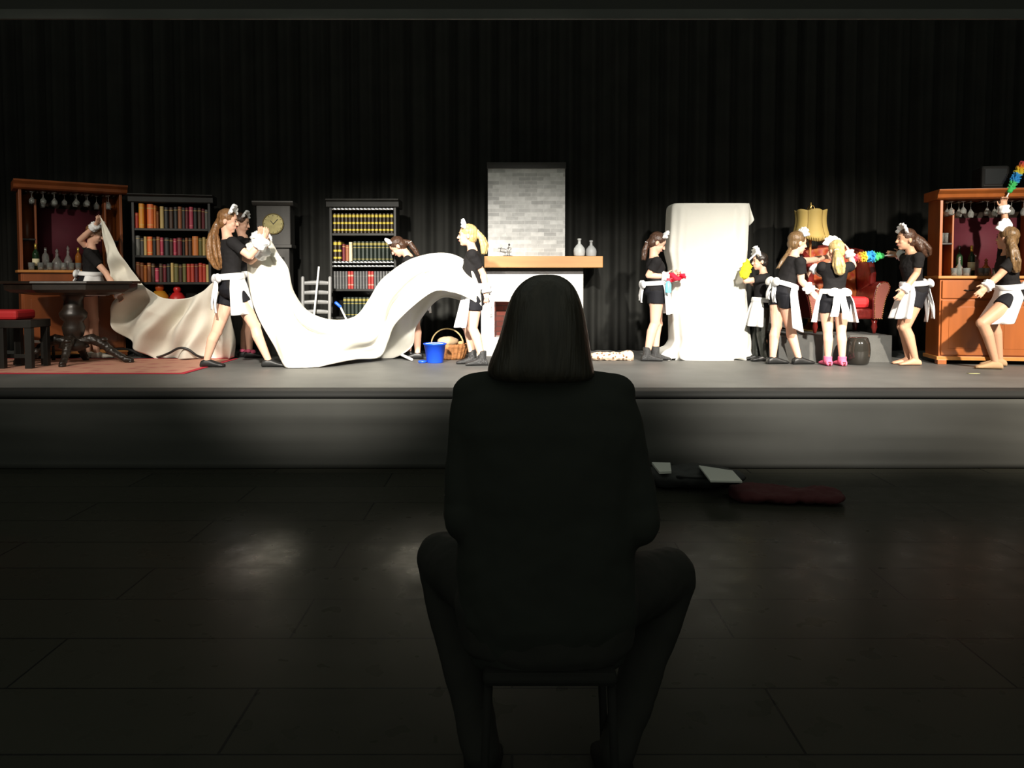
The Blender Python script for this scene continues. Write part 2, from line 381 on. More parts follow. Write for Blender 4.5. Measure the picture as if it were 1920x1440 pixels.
item('decanter', decanter_prof(.25, .055), M_glass, LC, -.16, .12, cz, 'squat crystal decanter with a stopper on the left cabinet counter', 'decanter')
item('decanter', decanter_prof(.29, .048), M_glass, LC, -.04, .19, cz, 'tall crystal decanter near the middle of the left cabinet counter', 'decanter')
item('bottle', bottle_prof(.27, .034), M_amber, LC, .07, .22, cz, 'amber spirit bottle behind the tumblers on the left cabinet counter', 'bottle', parts=[neck(.27, .034)])
item('bottle', bottle_prof(.30, .033), M_green, LC, .20, .2, cz, 'dark bottle with gold neck beside the maid at the left cabinet', 'bottle', parts=[neck(.30, .033)])
tg = None
for i, (x, y) in enumerate([(-.33, .06), (-.24, .07), (-.10, .05), (-.02, .08), (.05, .06), (.13, .10), (-.42, .08)]):
    if tg is None: tg = MB().lathe(tumbler_prof(.085, .034), n=14).build('tumbler', M_glass); g = tg
    else: g = tg.copy(); COL.objects.link(g)
    g.location = local(LC, (x, y, cz)); tag(g, 'clear glass tumbler standing on the left bar cabinet counter', 'glass', 'tumblers on the left cabinet counter')
cz = .95
item('bottle', bottle_prof(.33, .036), M_green, RC, -.285, .26, cz, 'dark wine bottle standing behind the other bottles on the right cabinet counter', 'bottle', parts=[neck(.33, .036, M_darkwood)])
item('bottle', bottle_prof(.33, .036), M_green, RC, -.19, .18, cz, 'wine bottle with a bright yellow foil neck on the right cabinet counter', 'bottle', parts=[neck(.33, .036), ('paper_label', [(.0368, .06), (.0368, .15)], M_label)])
item('decanter', decanter_prof(.21, .042), M_glass, RC, -.335, .12, cz, 'small crystal decanter with stopper at the left end of the right cabinet counter', 'decanter')
item('decanter', decanter_prof(.19, .055), M_amber, RC, -.05, .16, cz, 'squat amber decanter beside the yellow-necked bottle', 'decanter')
item('bottle', bottle_prof(.24, .034), M_glass, RC, -.12, .26, cz, 'clear bottle behind the amber decanter on the right cabinet', 'bottle')
item('decanter', decanter_prof(.24, .045), M_glass, RC, .38, .14, cz, 'tall crystal decanter at the right end of the right cabinet counter', 'decanter')
for i, (x, y) in enumerate([(-.40, .08), (-.28, .07), (-.245, .12), (-.13, .08), (-.08, .07), (.02, .09)]):
    g = tg.copy(); COL.objects.link(g); g.location = local(RC, (x, y, cz))
    tag(g, 'clear glass tumbler standing on the right bar cabinet counter', 'glass', 'tumblers on the right cabinet counter')
for i, x in enumerate((-.485, -.425)):
    g = tg.copy(); COL.objects.link(g); g.location = local(RC, (x, .25, .95+.36)); g.scale = (1, 1, 1.3)
    tag(g, 'tall glass on the small side shelf of the right bar cabinet', 'glass', 'glasses on the small side shelf')
# old set on top of right cabinet
tv = thing('television', local(RC, (-.02, .2, 1.87)), R(-9), 'small old dark television on top of the right bar cabinet', 'television')
MB().b2(-.14, .14, -.15, .13, .01, .25).build('casing', mat('matt_black_plastic', (.008, .008, .008), .6, spec=.2), tv, bevel=.025)
MB().b2(-.11, .11, -.157, -.148, .05, .22).build('screen', mat('dark_screen', (.01, .01, .012), .1, coat=.5), tv, bevel=.004)
for x in (-.09, .09): MB().cone((x, -.05, 0), (x, -.05, .015), .012, .015).build('foot', M_blackwood, tv)

# ================================================================ bookcases and books
def bookcase(loc, rz, label, W, H, D, shelves, trim=None):
    t = thing('bookcase', loc, rz, label, 'bookcase'); h = W/2
    for s in (-1, 1): MB().b2(min(s*h, s*(h-.03)), max(s*h, s*(h-.03)), 0, D, 0, H-.05).build('side_panel', M_blackwood, t, bevel=.003)
    MB().b2(-h+.03, h-.03, D-.015, D, 0, H-.05).build('back_board', M_blackwood, t)
    MB().prism([(0, H-.10), (-.015, H-.09), (-.02, H-.03), (-.05, H-.01), (-.05, H), (D, H), (D, H-.10)], -h-.035, h+.035, 'x').build('cornice', M_blackwood, t, smooth=False, bevel=.003)
    MB().b2(-h+.03, h-.03, .005, D, 0, .09).build('plinth', M_blackwood, t, bevel=.003)
    for z in shelves: MB().b2(-h+.03, h-.03, .005, D-.015, z-.028, z).build('shelf', M_blackwood, t, bevel=.003)
    if trim:
        for z in trim:
            def tr(u, v, z=z): x = -h+.03+(W-.06)*u; return (x, -.002-.003*abs(math.sin(x*70)), z-.014+.028*v*(.75+.25*abs(math.sin(x*70))))
            MB().grid(tr, 120, 2).build('shelf_edging', M_silver, t, solid=.002)
    return t
def book_mesh(key, m):
    mb = MB(); n = 8; pr = []
    for j in range(n+1):
        a = math.pi*j/n; pr.append((-.5*math.cos(a), -.09*math.sin(a)))
    pr += [(.5, .9), (-.5, .9)]
    a = [Vector((x, y, 0)) for x, y in pr]; b = [Vector((x, y, 1)) for x, y in pr]
    mb.loft([a, b]); o = mb.build('book', m, smooth=False)
    me = o.data; bpy.data.objects.remove(o); return me
def gilt(name, base, stops, gold=(.68, .50, .06)):
    m = mat(name, base, .4, var=0)
    L = [(0, base)]
    for a, b in stops: L += [(a, gold), (b, base)]
    bands(m, 2, L, 'Object'); return m
BM = {}
BOOKC = {'orange and yellow': ((.75, .30, .03), 1), 'bright orange-red': ((.72, .16, .04), 1), 'orange': ((.55, .17, .04), 0), 'tan': ((.50, .36, .14), 0), 'black': ((.02, .02, .02), 0),
         'dark brown': ((.06, .03, .02), 0), 'pinkish red': ((.42, .05, .09), 1), 'grey': ((.13, .13, .12), 0), 'red': ((.42, .05, .03), 0), 'maroon': ((.13, .018, .025), 0), 'olive': ((.13, .12, .04), 0),
         'rust brown': ((.26, .09, .04), 0), 'cream': ((.60, .52, .36), 0), 'dark grey': ((.05, .05, .05), 0)}
def bookm(c):
    if c in BM: return BM[c]
    col, g = BOOKC[c]
    m = gilt('book_'+c.replace(' ', '_'), col, [(.12, .15), (.80, .84)] if g else [(.85, .87)], (.6, .42, .12) if c != 'pinkish red' else (.6, .25, .22))
    BM[c] = book_mesh(c, m); return BM[c]
def put_books(case, xs0, xs1, z, spec, rowname, casename, groupname, D=.2, y=.03):
    """spec: list of (colour, relative width, height)"""
    tot = sum(s[1] for s in spec); k = (xs1-xs0)/tot; x = xs0; cnt = {}
    seen = {}
    for s in spec: seen[s[0]] = seen.get(s[0], 0)+1
    for i, (c, wd, hh) in enumerate(spec):
        ww = wd*k
        if c:
            o = bpy.data.objects.new('book', bookm(c)); COL.objects.link(o)
            p = local(case, (x+ww/2, y+.02*random.random(), z+.0005)); o.location = p; o.rotation_euler = (0, 0, case.rotation_euler.z); o.scale = (ww*.94, D, hh)
            cnt[c] = cnt.get(c, 0)+1
            if seen[c] == 1: lb = '%s book, only one that colour on the %s shelf of the %s' % (c, rowname, casename)
            else: lb = '%s book, %s %s one from left, %s shelf of %s' % (c, ORD[cnt[c]-1], c, rowname, casename)
            tag(o, lb, 'book', groupname)
        x += ww
B1 = bookcase((-4.05, 9.55, STZ), R(12), 'black bookcase of old orange and red books between the left cabinet and the clock', .88, 1.92, .30, (.25, .57, .88, 1.20, 1.52))
S1 = 'left bookcase'
h_ = .42
top = [('red', 1, .18), ('orange and yellow', 1.6, .29), (None, .8, 0), ('bright orange-red', 1.9, .285), ('orange', .8, .27), ('rust brown', .7, .2), (None, .3, 0), ('tan', 1.2, .26), ('black', 1.4, .25), ('dark brown', 1.3, .25), ('black', 1.3, .255),
       ('rust brown', 1.2, .26), ('dark grey', 1, .25), ('maroon', 1, .25), ('pinkish red', 1.3, .26), ('black', 1.2, .25), ('dark brown', 1.2, .25), ('maroon', 1, .24), ('grey', 1, .23)]
put_books(B1, -h_+.01, h_-.01, 1.52, [t for t in top], 'top', S1, 'books on the top shelf of the left bookcase')
mid = [('grey', 1.2, .23), ('dark grey', 1, .2), ('tan', .8, .22), ('bright orange-red', 1.4, .22), ('black', 1, .21), ('rust brown', 1, .22), ('pinkish red', .9, .21), ('black', 1.5, .21), ('dark brown', 1, .2), ('pinkish red', .9, .2),
       ('maroon', 1.4, .21), ('black', .8, .2), ('rust brown', .8, .21), ('dark brown', 1, .21), ('orange', 1.7, .23), ('olive', 1, .21), ('tan', .9, .22), ('tan', .8, .2)]
put_books(B1, -h_+.01, h_-.01, 1.20, mid, 'second', S1, 'books on the second shelf of the left bookcase')
low = [('rust brown', 1, .24), ('rust brown', .9, .23), ('orange', .8, .2), ('rust brown', 1, .23), ('dark brown', 1, .22), ('pinkish red', 1, .17), ('dark brown', 1, .22), ('maroon', .9, .21), ('black', 1, .22), ('tan', .8, .23), ('olive', 1.2, .22),
       ('dark brown', 1, .21), ('olive', 1, .22), ('red', 1, .22), ('red', 1, .22), ('maroon', 1, .22), ('red', 1, .23), ('red', .9, .22), ('tan', .8, .21)]
put_books(B1, -h_+.01, h_-.01, .88, low, 'third', S1, 'books on the third shelf of the left bookcase')
def figure(cab, x, z, m1, m2, s, label):
    t = thing('ornament', local(cab, (x, .12, z)), 0, label, 'ornament')
    MB().lathe([(.001, 0), (.06*s, 0), (.075*s, .04*s), (.07*s, .10*s), (.04*s, .14*s), (.001, .15*s)]).build('body', m1, t)
    MB().ell((0, 0, .17*s), (.035*s, .035*s, .04*s)).build('head', m2, t)
    return t
figure(B1, -.17, .57, mat('orange_glaze', (.72, .32, .03), .35), mat('red_orange_glaze', (.6, .10, .02), .35), 1.45, 'orange and yellow pot ornament on the lower shelf of the left bookcase')
figure(B1, .03, .57, mat('red_glaze', (.5, .02, .02), .35), mat('red_glaze', (.5, .02, .02), .35), 1.3, 'red pot ornament on the lower shelf of the left bookcase')

B2 = bookcase((X_at(681, 9.5), 9.5, STZ), 0, 'black bookcase of gold-banded volumes left of the fireplace', .79, 1.86, .30, (.17, .47, .80, 1.13, 1.46), trim=(1.116, 1.07, 1.745))
G3 = gilt('gilt_volume', (.03, .02, .01), [(.12, .21), (.46, .56), (.80, .93)], (.46, .36, .04)); G4 = gilt('gilt_green_volume', (.022, .03, .024), [(.08, .12), (.66, .70), (.80, .92)], (.24, .20, .05))
G5 = gilt('grey_volume', (.10, .10, .10), [(.2, .23), (.7, .73)], (.16, .16, .15)); G6 = gilt('red_banded_volume', (.36, .04, .035), [(.2, .26), (.7, .8)], (.5, .3, .22))
def vols(me, n, x0, x1, z, hh, label, group, skip=()):
    for i in range(n):
        if i in skip: continue
        o = bpy.data.objects.new('book', me); COL.objects.link(o); ww = (x1-x0)/n
        o.location = local(B2, (x0+(i+.5)*ww, .035, z+.0005)); o.scale = (ww*.86, .2, hh); o['category'] = 'book'; o['group'] = group; o['label'] = label
me3, me4, me5, me6 = book_mesh('a', G3), book_mesh('b', G4), book_mesh('c', G5), book_mesh('d', G6)
vols(me3, 16, -.36, .36, 1.46, .235, 'dark gold-banded volume in the uniform set filling the top shelf of the right bookcase', 'gold-banded volumes on the top shelf')
vols(me3, 2, -.36, -.26, 1.13, .24, 'dark gold-banded volume at the left end of the second shelf, right bookcase', 'gold-banded pair on the second shelf')
put_books(B2, -.255, -.13, 1.13, [('maroon', 1, .2), ('rust brown', 1.1, .19), ('cream', 1.1, .225)], 'second', 'right bookcase', 'loose books on the second shelf of the right bookcase')
vols(me4, 10, -.125, .355, 1.13, .235, 'dark green volume with gold top band on the second shelf, right bookcase', 'green volumes on the second shelf')
vols(me5, 21, -.36, .36, .80, .21, 'plain grey volume in the set on the third shelf of the right bookcase', 'grey volumes on the third shelf', skip=(5, 6, 12, 13))
for i, (a, who) in enumerate(((5, 'left red pair, its left one'), (6, 'left red pair, its right one'), (12, 'right red pair, its left one'), (13, 'right red pair, its right one'))):
    o = bpy.data.objects.new('book', me6); COL.objects.link(o); ww = .72/21; o.location = local(B2, (-.36+(a+.5)*ww, .035, .8005)); o.scale = (ww*.92, .2, .21)
    tag(o, 'red volume on the third shelf of right bookcase, '+who, 'book', 'red volumes on the third shelf')
vols(me4, 12, -.25, .30, .47, .23, 'dark green gilt volume on the fourth shelf of the right bookcase', 'green volumes on the fourth shelf')

# ================================================================ long case clock
ck = thing('grandfather_clock', (X_at(514, 9.6), 9.6, STZ), R(4), 'dark grey grandfather clock with a round brass dial', 'clock')
M_ckw = mat('dark_grey_wood', (.05, .047, .043), .5, var=.25, vs=5, stretch=(1, 1, .2))
MB().b2(-.20, .20, 0, .26, 1.32, 1.80).build('hood', M_ckw, ck, bevel=.008)
MB().prism([(0, 1.79), (-.02, 1.80), (-.045, 1.83), (-.045, 1.845), (.26, 1.845), (.26, 1.79)], -.24, .24, 'x').build('cornice', M_ckw, ck, smooth=False)
MB().b2(-.215, .215, -.015, .26, 1.29, 1.33).build('moulding', M_ckw, ck, bevel=.006)
MB().b2(-.18, .18, .02, .25, .42, 1.29).build('trunk', M_ckw, ck, bevel=.006)
dr = MB().b2(-.12, .12, .008, .022, .5, 1.18).build('door', M_blackwood, ck, bevel=.004)
MB().b2(-.21, .21, 0, .26, 0, .42).build('base', M_ckw, ck, bevel=.008)
dl = MB(); dl.loft([dl.ring(Vector((0, y, 1.575)), r, r, Vector((1, 0, 0)), Vector((0, 0, 1)), 40) for r, y in ((.122, 0), (.122, -.014), (.112, -.018))]); dl.build('dial', M_dial, ck, smooth=False)
bz = MB(); rs = []
bz.tube([(.122*math.cos(R(a)), -.014, 1.575+.122*math.sin(R(a))) for a in range(0, 361, 10)], .005); bz.build('bezel', mat('dull_brass', (.16, .12, .05), .5, metal=.6), ck)
MB().box((.028, -.022, 1.60), (.007, .003, .085), M=Matrix.Rotation(R(42), 3, 'Y')).build('minute_hand', M_blackwood, ck, smooth=False)
MB().box((-.012, -.022, 1.592), (.008, .003, .055), M=Matrix.Rotation(R(-40), 3, 'Y')).build('hour_hand', M_blackwood, ck, smooth=False)
tk = MB()
for i in range(12):
    a = R(30*i); tk.box((.1*math.sin(a), -.019, 1.575+.1*math.cos(a)), (.005, .002, .016), M=Matrix.Rotation(a, 3, 'Y'))
tk.build('hour_marks', M_blackwood, ck, smooth=False)

# ladder-back chair
lb = thing('ladder_back_chair', (X_at(592, 9.1), 9.1, STZ), R(5), 'grey ladder-back chair standing behind the billowing sheet', 'chair')
M_gch = mat('grey_painted_wood', (.20, .20, .20), .45, var=.1)
for x in (-.15, .15):
    MB().chain([(x, 0, 0), (x, 0, .45), (x*1.02, .05, .93)], [.016, .019, .019]).build('back_post', M_gch, lb)
    MB().cone((x, -.36, 0), (x, -.36, .44), .016, .019).build('front_leg', M_gch, lb)
for i, z in enumerate((.54, .65, .76, .87)):
    y = (z-.45)/.48*.05
    MB().grid(lambda u, v, z=z, y=y: (-.15+.3*u, y+.025*math.sin(math.pi*u), z-.018+.036*v+.012*math.sin(math.pi*u)*v), 10, 2).build('back_slat', M_gch, lb, solid=.010)
MB().b2(-.19, .19, -.39, .02, .43, .46).build('seat', mat('rush_seat', (.4, .34, .2), .8, bump=.3, bs=40), lb, bevel=.012)
for z in (.16, .28): MB().cone((-.15, -.36, z), (.15, -.36, z), .011, .011).build('stretcher', M_gch, lb)
bs = thing('broom', (X_at(583, 9.0), 8.95, STZ), 0, 'broom with a white handle leaning against the ladder-back chair', 'broom')
p1 = at(598, 500, 9.12)-bs.location
MB().cone((0, 0, .12), p1, .011, .011).build('handle', mat('white_plastic', (.7, .7, .68), .4), bs)
MB().b2(-.12, .12, -.02, .02, .0, .13).build('brush_head', M_gch, bs, bevel=.008)
bb = thing('mop', (X_at(660, 9.15), 9.15, STZ), 0, 'blue-topped cleaning mop with white handle leaning on the right bookcase', 'mop')
q0 = at(664, 593, 9.2)-bb.location; q1 = at(638, 575, 9.3)-bb.location; q2 = at(630, 568, 9.3)-bb.location
MB().cone((.13, 0, .03), q1, .010, .012).build('handle', MATS['white_plastic'], bb)
MB().cap(q1, q2, .018, .019).build('grip', mat('blue_plastic', (.02, .12, .75), .35), bb)
MB().b2(.03, .23, -.05, .05, 0, .05).build('mop_head', mat('blue_plastic', (.02, .12, .75), .35), bb, bevel=.01)

# ================================================================ fireplace
fp = thing('fireplace', (0, 9.72, STZ), 0, 'white stage fireplace with whitewashed brick chimney breast and thick pine mantel beam', 'fireplace')
def brick_mat(name, c1, c2, mort, bw, rh, sz=.003):
    m = mat(name, c1, .8); nt = m.node_tree; b = nt.nodes['Principled BSDF']; tc = nt.nodes.new('ShaderNodeTexCoord')
    s = nt.nodes.new('ShaderNodeSeparateXYZ'); c = nt.nodes.new('ShaderNodeCombineXYZ'); nt.links.new(tc.outputs['Object'], s.inputs[0])
    nt.links.new(s.outputs[0], c.inputs[0]); nt.links.new(s.outputs[2], c.inputs[1])
    br = nt.nodes.new('ShaderNodeTexBrick'); br.inputs['Scale'].default_value = 1; br.inputs['Brick Width'].default_value = bw; br.inputs['Row Height'].default_value = rh
    br.inputs['Mortar Size'].default_value = sz; br.inputs['Color1'].default_value = (*c1, 1); br.inputs['Color2'].default_value = (*c2, 1); br.inputs['Mortar'].default_value = (*mort, 1)
    nt.links.new(c.outputs[0], br.inputs['Vector'])
    n = nt.nodes.new('ShaderNodeTexNoise'); n.inputs['Scale'].default_value = 14; nt.links.new(c.outputs[0], n.inputs['Vector'])
    mx = nt.nodes.new('ShaderNodeMixRGB'); mx.blend_type = 'MULTIPLY'; mx.inputs[0].default_value = .35
    r = nt.nodes.new('ShaderNodeValToRGB'); r.color_ramp.elements[0].position = .35; r.color_ramp.elements[0].color = (.6, .6, .6, 1); r.color_ramp.elements[1].position = .6
    nt.links.new(n.outputs[0], r.inputs[0]); nt.links.new(br.outputs[0], mx.inputs[1]); nt.links.new(r.outputs[0], mx.inputs[2]); nt.links.new(mx.outputs[0], b.inputs['Base Color'])
    bp = nt.nodes.new('ShaderNodeBump'); bp.inputs['Strength'].default_value = .4; bp.inputs['Distance'].default_value = .004; bp.invert = True
    nt.links.new(br.outputs['Fac'], bp.inputs['Height']); nt.links.new(bp.outputs[0], b.inputs['Normal']); return m
M_wbrick = brick_mat('whitewashed_brick', (.66, .66, .64), (.40, .40, .39), (.62, .62, .60), .155, .048)
M_rbrick = brick_mat('red_brick', (.20, .045, .03), (.13, .03, .02), (.08, .04, .03), .2, .065, .006)
fx0, fx1 = X_at(902, 9.75), X_at(1093, 9.75)
MB().b2(X_at(915, 9.8), X_at(1059, 9.8), .08, .45, 1.19, 2.26).build('chimney_breast', M_wbrick, fp, smooth=False)
MB().b2(X_at(913, 9.8)-.0, X_at(1061, 9.8), .065, .45, 2.26, 2.335).build('chimney_cap', M_darkwood, fp, bevel=.004)
MB().b2(X_at(908, 9.6), X_at(1130, 9.6), -.14, .30, 1.055, 1.192).build('mantel_beam', M_pine, fp, bevel=.006)
MB().b2(fx0-.0, fx1, -.01, .40, .98, 1.055).build('mantel_support', M_darkwood, fp, bevel=.003)
ox0, ox1, oz0, oz1 = X_at(927, 9.72), X_at(1062, 9.72), .21, .645
sr = MB().b2(fx0, ox0, 0, .45, 0, .98).b2(ox1, fx1, 0, .45, 0, .98).b2(ox0, ox1, 0, .45, oz1, .98).b2(ox0, ox1, 0, .45, 0, oz0)
sr.build('surround', M_white, fp, smooth=False)
MB().b2(ox0, ox1, .33, .36, oz0, oz1).build('firebox_back', M_rbrick, fp, smooth=False)
MB().b2(ox0, ox0+.012, .001, .33, oz0, oz1).b2(ox1-.012, ox1, .001, .33, oz0, oz1).build('firebox_sides', M_rbrick, fp, smooth=False)
MB().b2(fx0-.05, fx1+.03, -.22, -.001, 0, .05).build('hearth', M_white, fp, bevel=.004)
mz = STZ+1.192
M_vase = mat('pale_grey_ceramic', (.50, .51, .50), .5, bump=.2, bs=50, var=.1, vs=30)
def vp(h, r): return [(.001, 0), (r*.85, 0), (r*.95, h*.08), (r, h*.30), (r*.93, h*.45), (r*.55, h*.62), (r*.27, h*.70), (r*.24, h*.90), (r*.34, h*.92), (r*.34, h*.985), (r*.2, h*1.0), (.001, h*.97)]
v1 = MB().lathe(vp(.215, .070), n=28).build('vase', M_vase); v1.location = (X_at(1086, 9.7), 9.7, mz)
tag(v1, 'pale grey bottle-shaped vase on the mantel, the left taller one', 'vase', 'pair of vases on the mantel')
v2 = MB().lathe(vp(.20, .068), n=28).build('vase', mat('grey_ceramic', (.38, .39, .39), .5, bump=.2, bs=50)); v2.location = (X_at(1108, 9.85), 9.85, mz)
tag(v2, 'grey bottle-shaped vase on the mantel, the right shorter one', 'vase', 'pair of vases on the mantel')
orn = thing('wire_sculpture', (X_at(947, 9.68), 9.68, mz), 0, 'thin dark wire figure ornament on the left of the mantel', 'ornament')
M_wire = mat('dark_wire', (.05, .05, .05), .4, metal=.6)
MB().b2(-.02, .09, -.02, .02, 0, .006).build('base', M_wire, orn)
wi = MB(); wi.tube([(.03, 0, 0), (.035, 0, .05), (.01, 0, .085), (.04, 0, .10), (.05, 0, .135)], .003); wi.tube([(.06, 0, 0), (.045, 0, .06), (.075, 0, .09), (.05, 0, .11)], .003)
wi.tube([(-.085, 0, .10), (-.04, 0, .095), (.01, 0, .085)], .003); wi.tube([(-.055, 0, .06), (-.05, 0, .10), (-.045, 0, .11)], .003); wi.tube([(.0, 0, .05), (.035, 0, .05), (.08, 0, .05)], .003)
wi.tube([(.0, 0, .0), (.0, 0, .05)], .003); wi.tube([(-.055, 0, .06), (0, 0, .05)], .003)
wi.build('wire_limbs', M_wire, orn)
MB().ell((.05, 0, .14), (.012, .012, .014)).build('head', M_wire, orn)

# leopard cloth on floor
def leo_mat():
    m = mat('leopard_fur', (.6, .4, .2), .9); nt = m.node_tree; b = nt.nodes['Principled BSDF']; tc = nt.nodes.new('ShaderNodeTexCoord')
    v = nt.nodes.new('ShaderNodeTexVoronoi'); v.inputs['Scale'].default_value = 26; nt.links.new(tc.outputs['Object'], v.inputs[0])
    r = nt.nodes.new('ShaderNodeValToRGB'); e = r.color_ramp.elements; e[0].color = (.16, .08, .04, 1); e[0].position = .28; e[1].color = (.68, .50, .36, 1); e[1].position = .42
    nt.links.new(v.outputs['Distance'], r.inputs[0]); nt.links.new(r.outputs[0], b.inputs['Base Color']); return m
lp = MB(); lc = Vector((X_at(1148, 9.0), 9.0, STZ))
for i in range(16):
    u = i/15; r = .045+.025*abs(nz(i*.7, 3))+(.015 if i > 12 else 0)
    lp.ell((-.20+.40*u, .08*nz(i*.6, 9), .045), (.05, .08, r), Matrix.Rotation(.6*nz(i, 2), 3, 'Z'))
o = lp.build('fur_throw', leo_mat(), remesh=.01, sm=3, disp=(.04, .018)); o.location = lc
tag(o, 'crumpled leopard-print throw lying on the stage floor beside the fireplace', 'throw')

# ================================================================ draped tall thing
def drape(px0, px1, Y0, depth):
    prof = []   # (py, left px, right px)
    K = [(675, 1242, 1419), (666, 1243, 1418), (659, 1248, 1415), (653, 1259, 1413), (640, 1265, 1413), (600, 1263, 1409), (560, 1260, 1406), (530, 1262, 1404), (500, 1261, 1404), (470, 1255, 1405), (430, 1257, 1406), (400, 1258, 1406), (386, 1259, 1406), (381, 1263, 1405)]
    rows = 70; n = 160
    rs = []
    ys = [k[0] for k in K][::-1]
    for i in range(rows):
        py = 675+(381-675)*i/(rows-1)
        L = np.interp(py, ys, [k[1] for k in K][::-1]); Rr = np.interp(py, ys, [k[2] for k in K][::-1])
        z = at(960, py, Y0).z; z = max(z, STZ+.004)
        a = X_at(L, Y0); b = X_at(Rr, Y0); low = max(0, (py-650)/25.)**1.2; v = (675-py)/294
        hw = (b-a)/2; cx = (a+b)/2; hd = depth/2 + .07*low; ring = []
        for j in range(n):
            t = 2*math.pi*j/n; c, s = math.cos(t), math.sin(t)
            c_ = math.copysign(abs(c)**.22, c); s_ = math.copysign(abs(s)**.22, s)
            x = c_*hw; y = s_*hd
            amp = (.018+.042*(1-v))*(1 if i > 1 else 1)
            f = amp*(math.sin(x*26+1.2*math.sin(v*3)+y*14) + .6*math.sin(x*47+y*20+2)+.8*nz(x*9, y*5, v*3)) + .07*low*nz(t*5, v*6)+.02*low*math.sin(t*23+v*30)
            top = max(0, 1-(1-v)*30)
            f *= (1-top)
            k = 1+(f+.03*low)/max(.2, math.hypot(x, y))
            # keep left/right edge on outline, move mainly in depth
            ring.append(Vector((cx+x*(1+.25*(k-1)), Y0+hd+depth*0+y*k - .0, z + .03*low*nz(t*9, 7))))
        rs.append(ring)
    return rs
mb = MB(); rings = drape(0, 0, 9.0, .42); 
last = rings[-1]; cc = sum(last, Vector())/len(last)
for q in (.75, .4, .05): rings.append([cc+(p-cc)*q+Vector((0, 0, .006*(1-q))) for p in last])
mb.loft(rings)
base = Vector((X_at(1333, 9.0), 9.25, STZ))
ds = thing('dust_sheet', base, 0, 'cream dust sheet draped to the floor over a tall upright shape', 'sheet')
mb.build('sheet', M_dust, ds, world=True)
fl = MB()
A = at(1404, 381, 9.02); Bp = at(1414, 412, 9.0); Cp = at(1405, 424, 9.02); Dp = at(1396, 400, 9.01)
def flap(u, v):
    p = (A*(1-u)+Bp*u)*(1-v) + (A*(1-u)*1+ Cp*u)*v; return p+Vector((0, -.03*math.sin(math.pi*v)*u+.04*v, 0))
fl.grid(flap, 10, 6).build('corner_flap', M_dust, ds, world=True, solid=.006)

# ================================================================ platform, armchair, lamp, barrel
PY = 8.74
plf = MB().b2(X_at(1462, PY), X_at(1675, PY), PY, PY+1.05, STZ, STZ+.30).build('platform', mat('grey_carpet_box', (.085, .085, .08), .9, bump=.2, bs=90, var=.1, vs=9), bevel=.005)
tag(plf, 'low grey box platform under the red armchair', 'platform')
PZ = STZ+.30
ac = thing('armchair', (X_at(1586, 9.05), 9.05, PZ), R(-3), 'oxblood buttoned wingback armchair on the grey platform', 'armchair')
H = .46
MB().b2(-.30, .30, -.02, .62, .17, .30).build('seat_base', M_leather, ac, bevel=.03)
MB().b2(-.265, .265, -.04, .52, .30, .44).build('seat_cushion', M_redvelvet, ac, bevel=.05)
def back(u, v):
    x = -.30+.6*u; z = .42+.58*v + .05*math.sin(math.pi*u)*v
    dim = 0
    for j in range(4):
        for i in range(4):
            dim += .03*math.exp(-(((u-(i+.5+.5*(j % 2))/4.5)/.06)**2+((v-(j+.5)/4)/.07)**2))
    return (x, .50+.10*v-.05*math.sin(math.pi*u)*0+dim - .05*math.cos((u-.5)*math.pi), z)
MB().grid(back, 50, 50).build('backrest', M_redfab, ac, solid=.03)
MB().grid(lambda u, v: (-.33+.66*u, .60+.10*v, .2+.83*v+.05*math.sin(math.pi*u)*v), 10, 10).build('outer_back', M_leather, ac, solid=.05)
for s in (-1, 1):
    wgp = [(.62, .42), (.12, .58), (.10, .72), (.18, .86), (.30, .95), (.50, 1.02), (.74, 1.05), (.70, .5)]
    m = MB(); 
    a = [Vector((s*(.31), y, z)) for y, z in wgp]; b = [Vector((s*(.31+.075), y-.0, z)) for y, z in wgp]
    m.loft([a, b]); m.build('wing', M_leather, ac, bevel=.028)
    # scroll arm, profile in x-z swept along y
    pf = [(.29, .17), (.40, .17), (.415, .30), (.44, .42), (.475, .50), (.485, .56), (.46, .61), (.41, .625), (.36, .61), (.32, .56), (.30, .48), (.285, .40)]
    m = MB(); rs = [[Vector((s*x, y, z)) for x, z in pf] for y in (-.04, .3, .64)]; m.loft(rs); m.build('arm', M_leather, ac, bevel=.012)
    pf2 = [(.305, .18), (.385, .18), (.40, .30), (.425, .43), (.455, .51), (.465, .56), (.445, .60), (.41, .61), (.365, .595), (.33, .55), (.31, .47), (.30, .40)]
    fpn = MB().loft([[Vector((s*x, y, z)) for x, z in pf2] for y in (-.055, -.03)]).build('arm_front', mat('pink_brown_leather', (.38, .13, .10), .28, bump=.3, bs=60, coat=.3), ac, bevel=.006)
    nb = MB(); L = pf2+[pf2[0]]
    for i in range(len(pf2)):
        (x0, z0), (x1, z1) = L[i], L[i+1]; n = max(1, int(math.hypot(x1-x0, z1-z0)/.022))
        for k in range(n): nb.ell((s*(x0+(x1-x0)*k/n), -.058, z0+(z1-z0)*k/n), (.007, .005, .007), n=6, m=4)
    nb.build('nailheads', M_brass, fpn)
    for y in (.02, .60):
        MB().lathe([(.001, 0), (.016, 0), (.022, .03), (.034, .08), (.026, .12), (.036, .17)], (s*.33, y, 0)).build('leg', mat('red_mahogany', (.16, .015, .012), .25, coat=.3), ac)
ac.scale = (1, 1, .95)
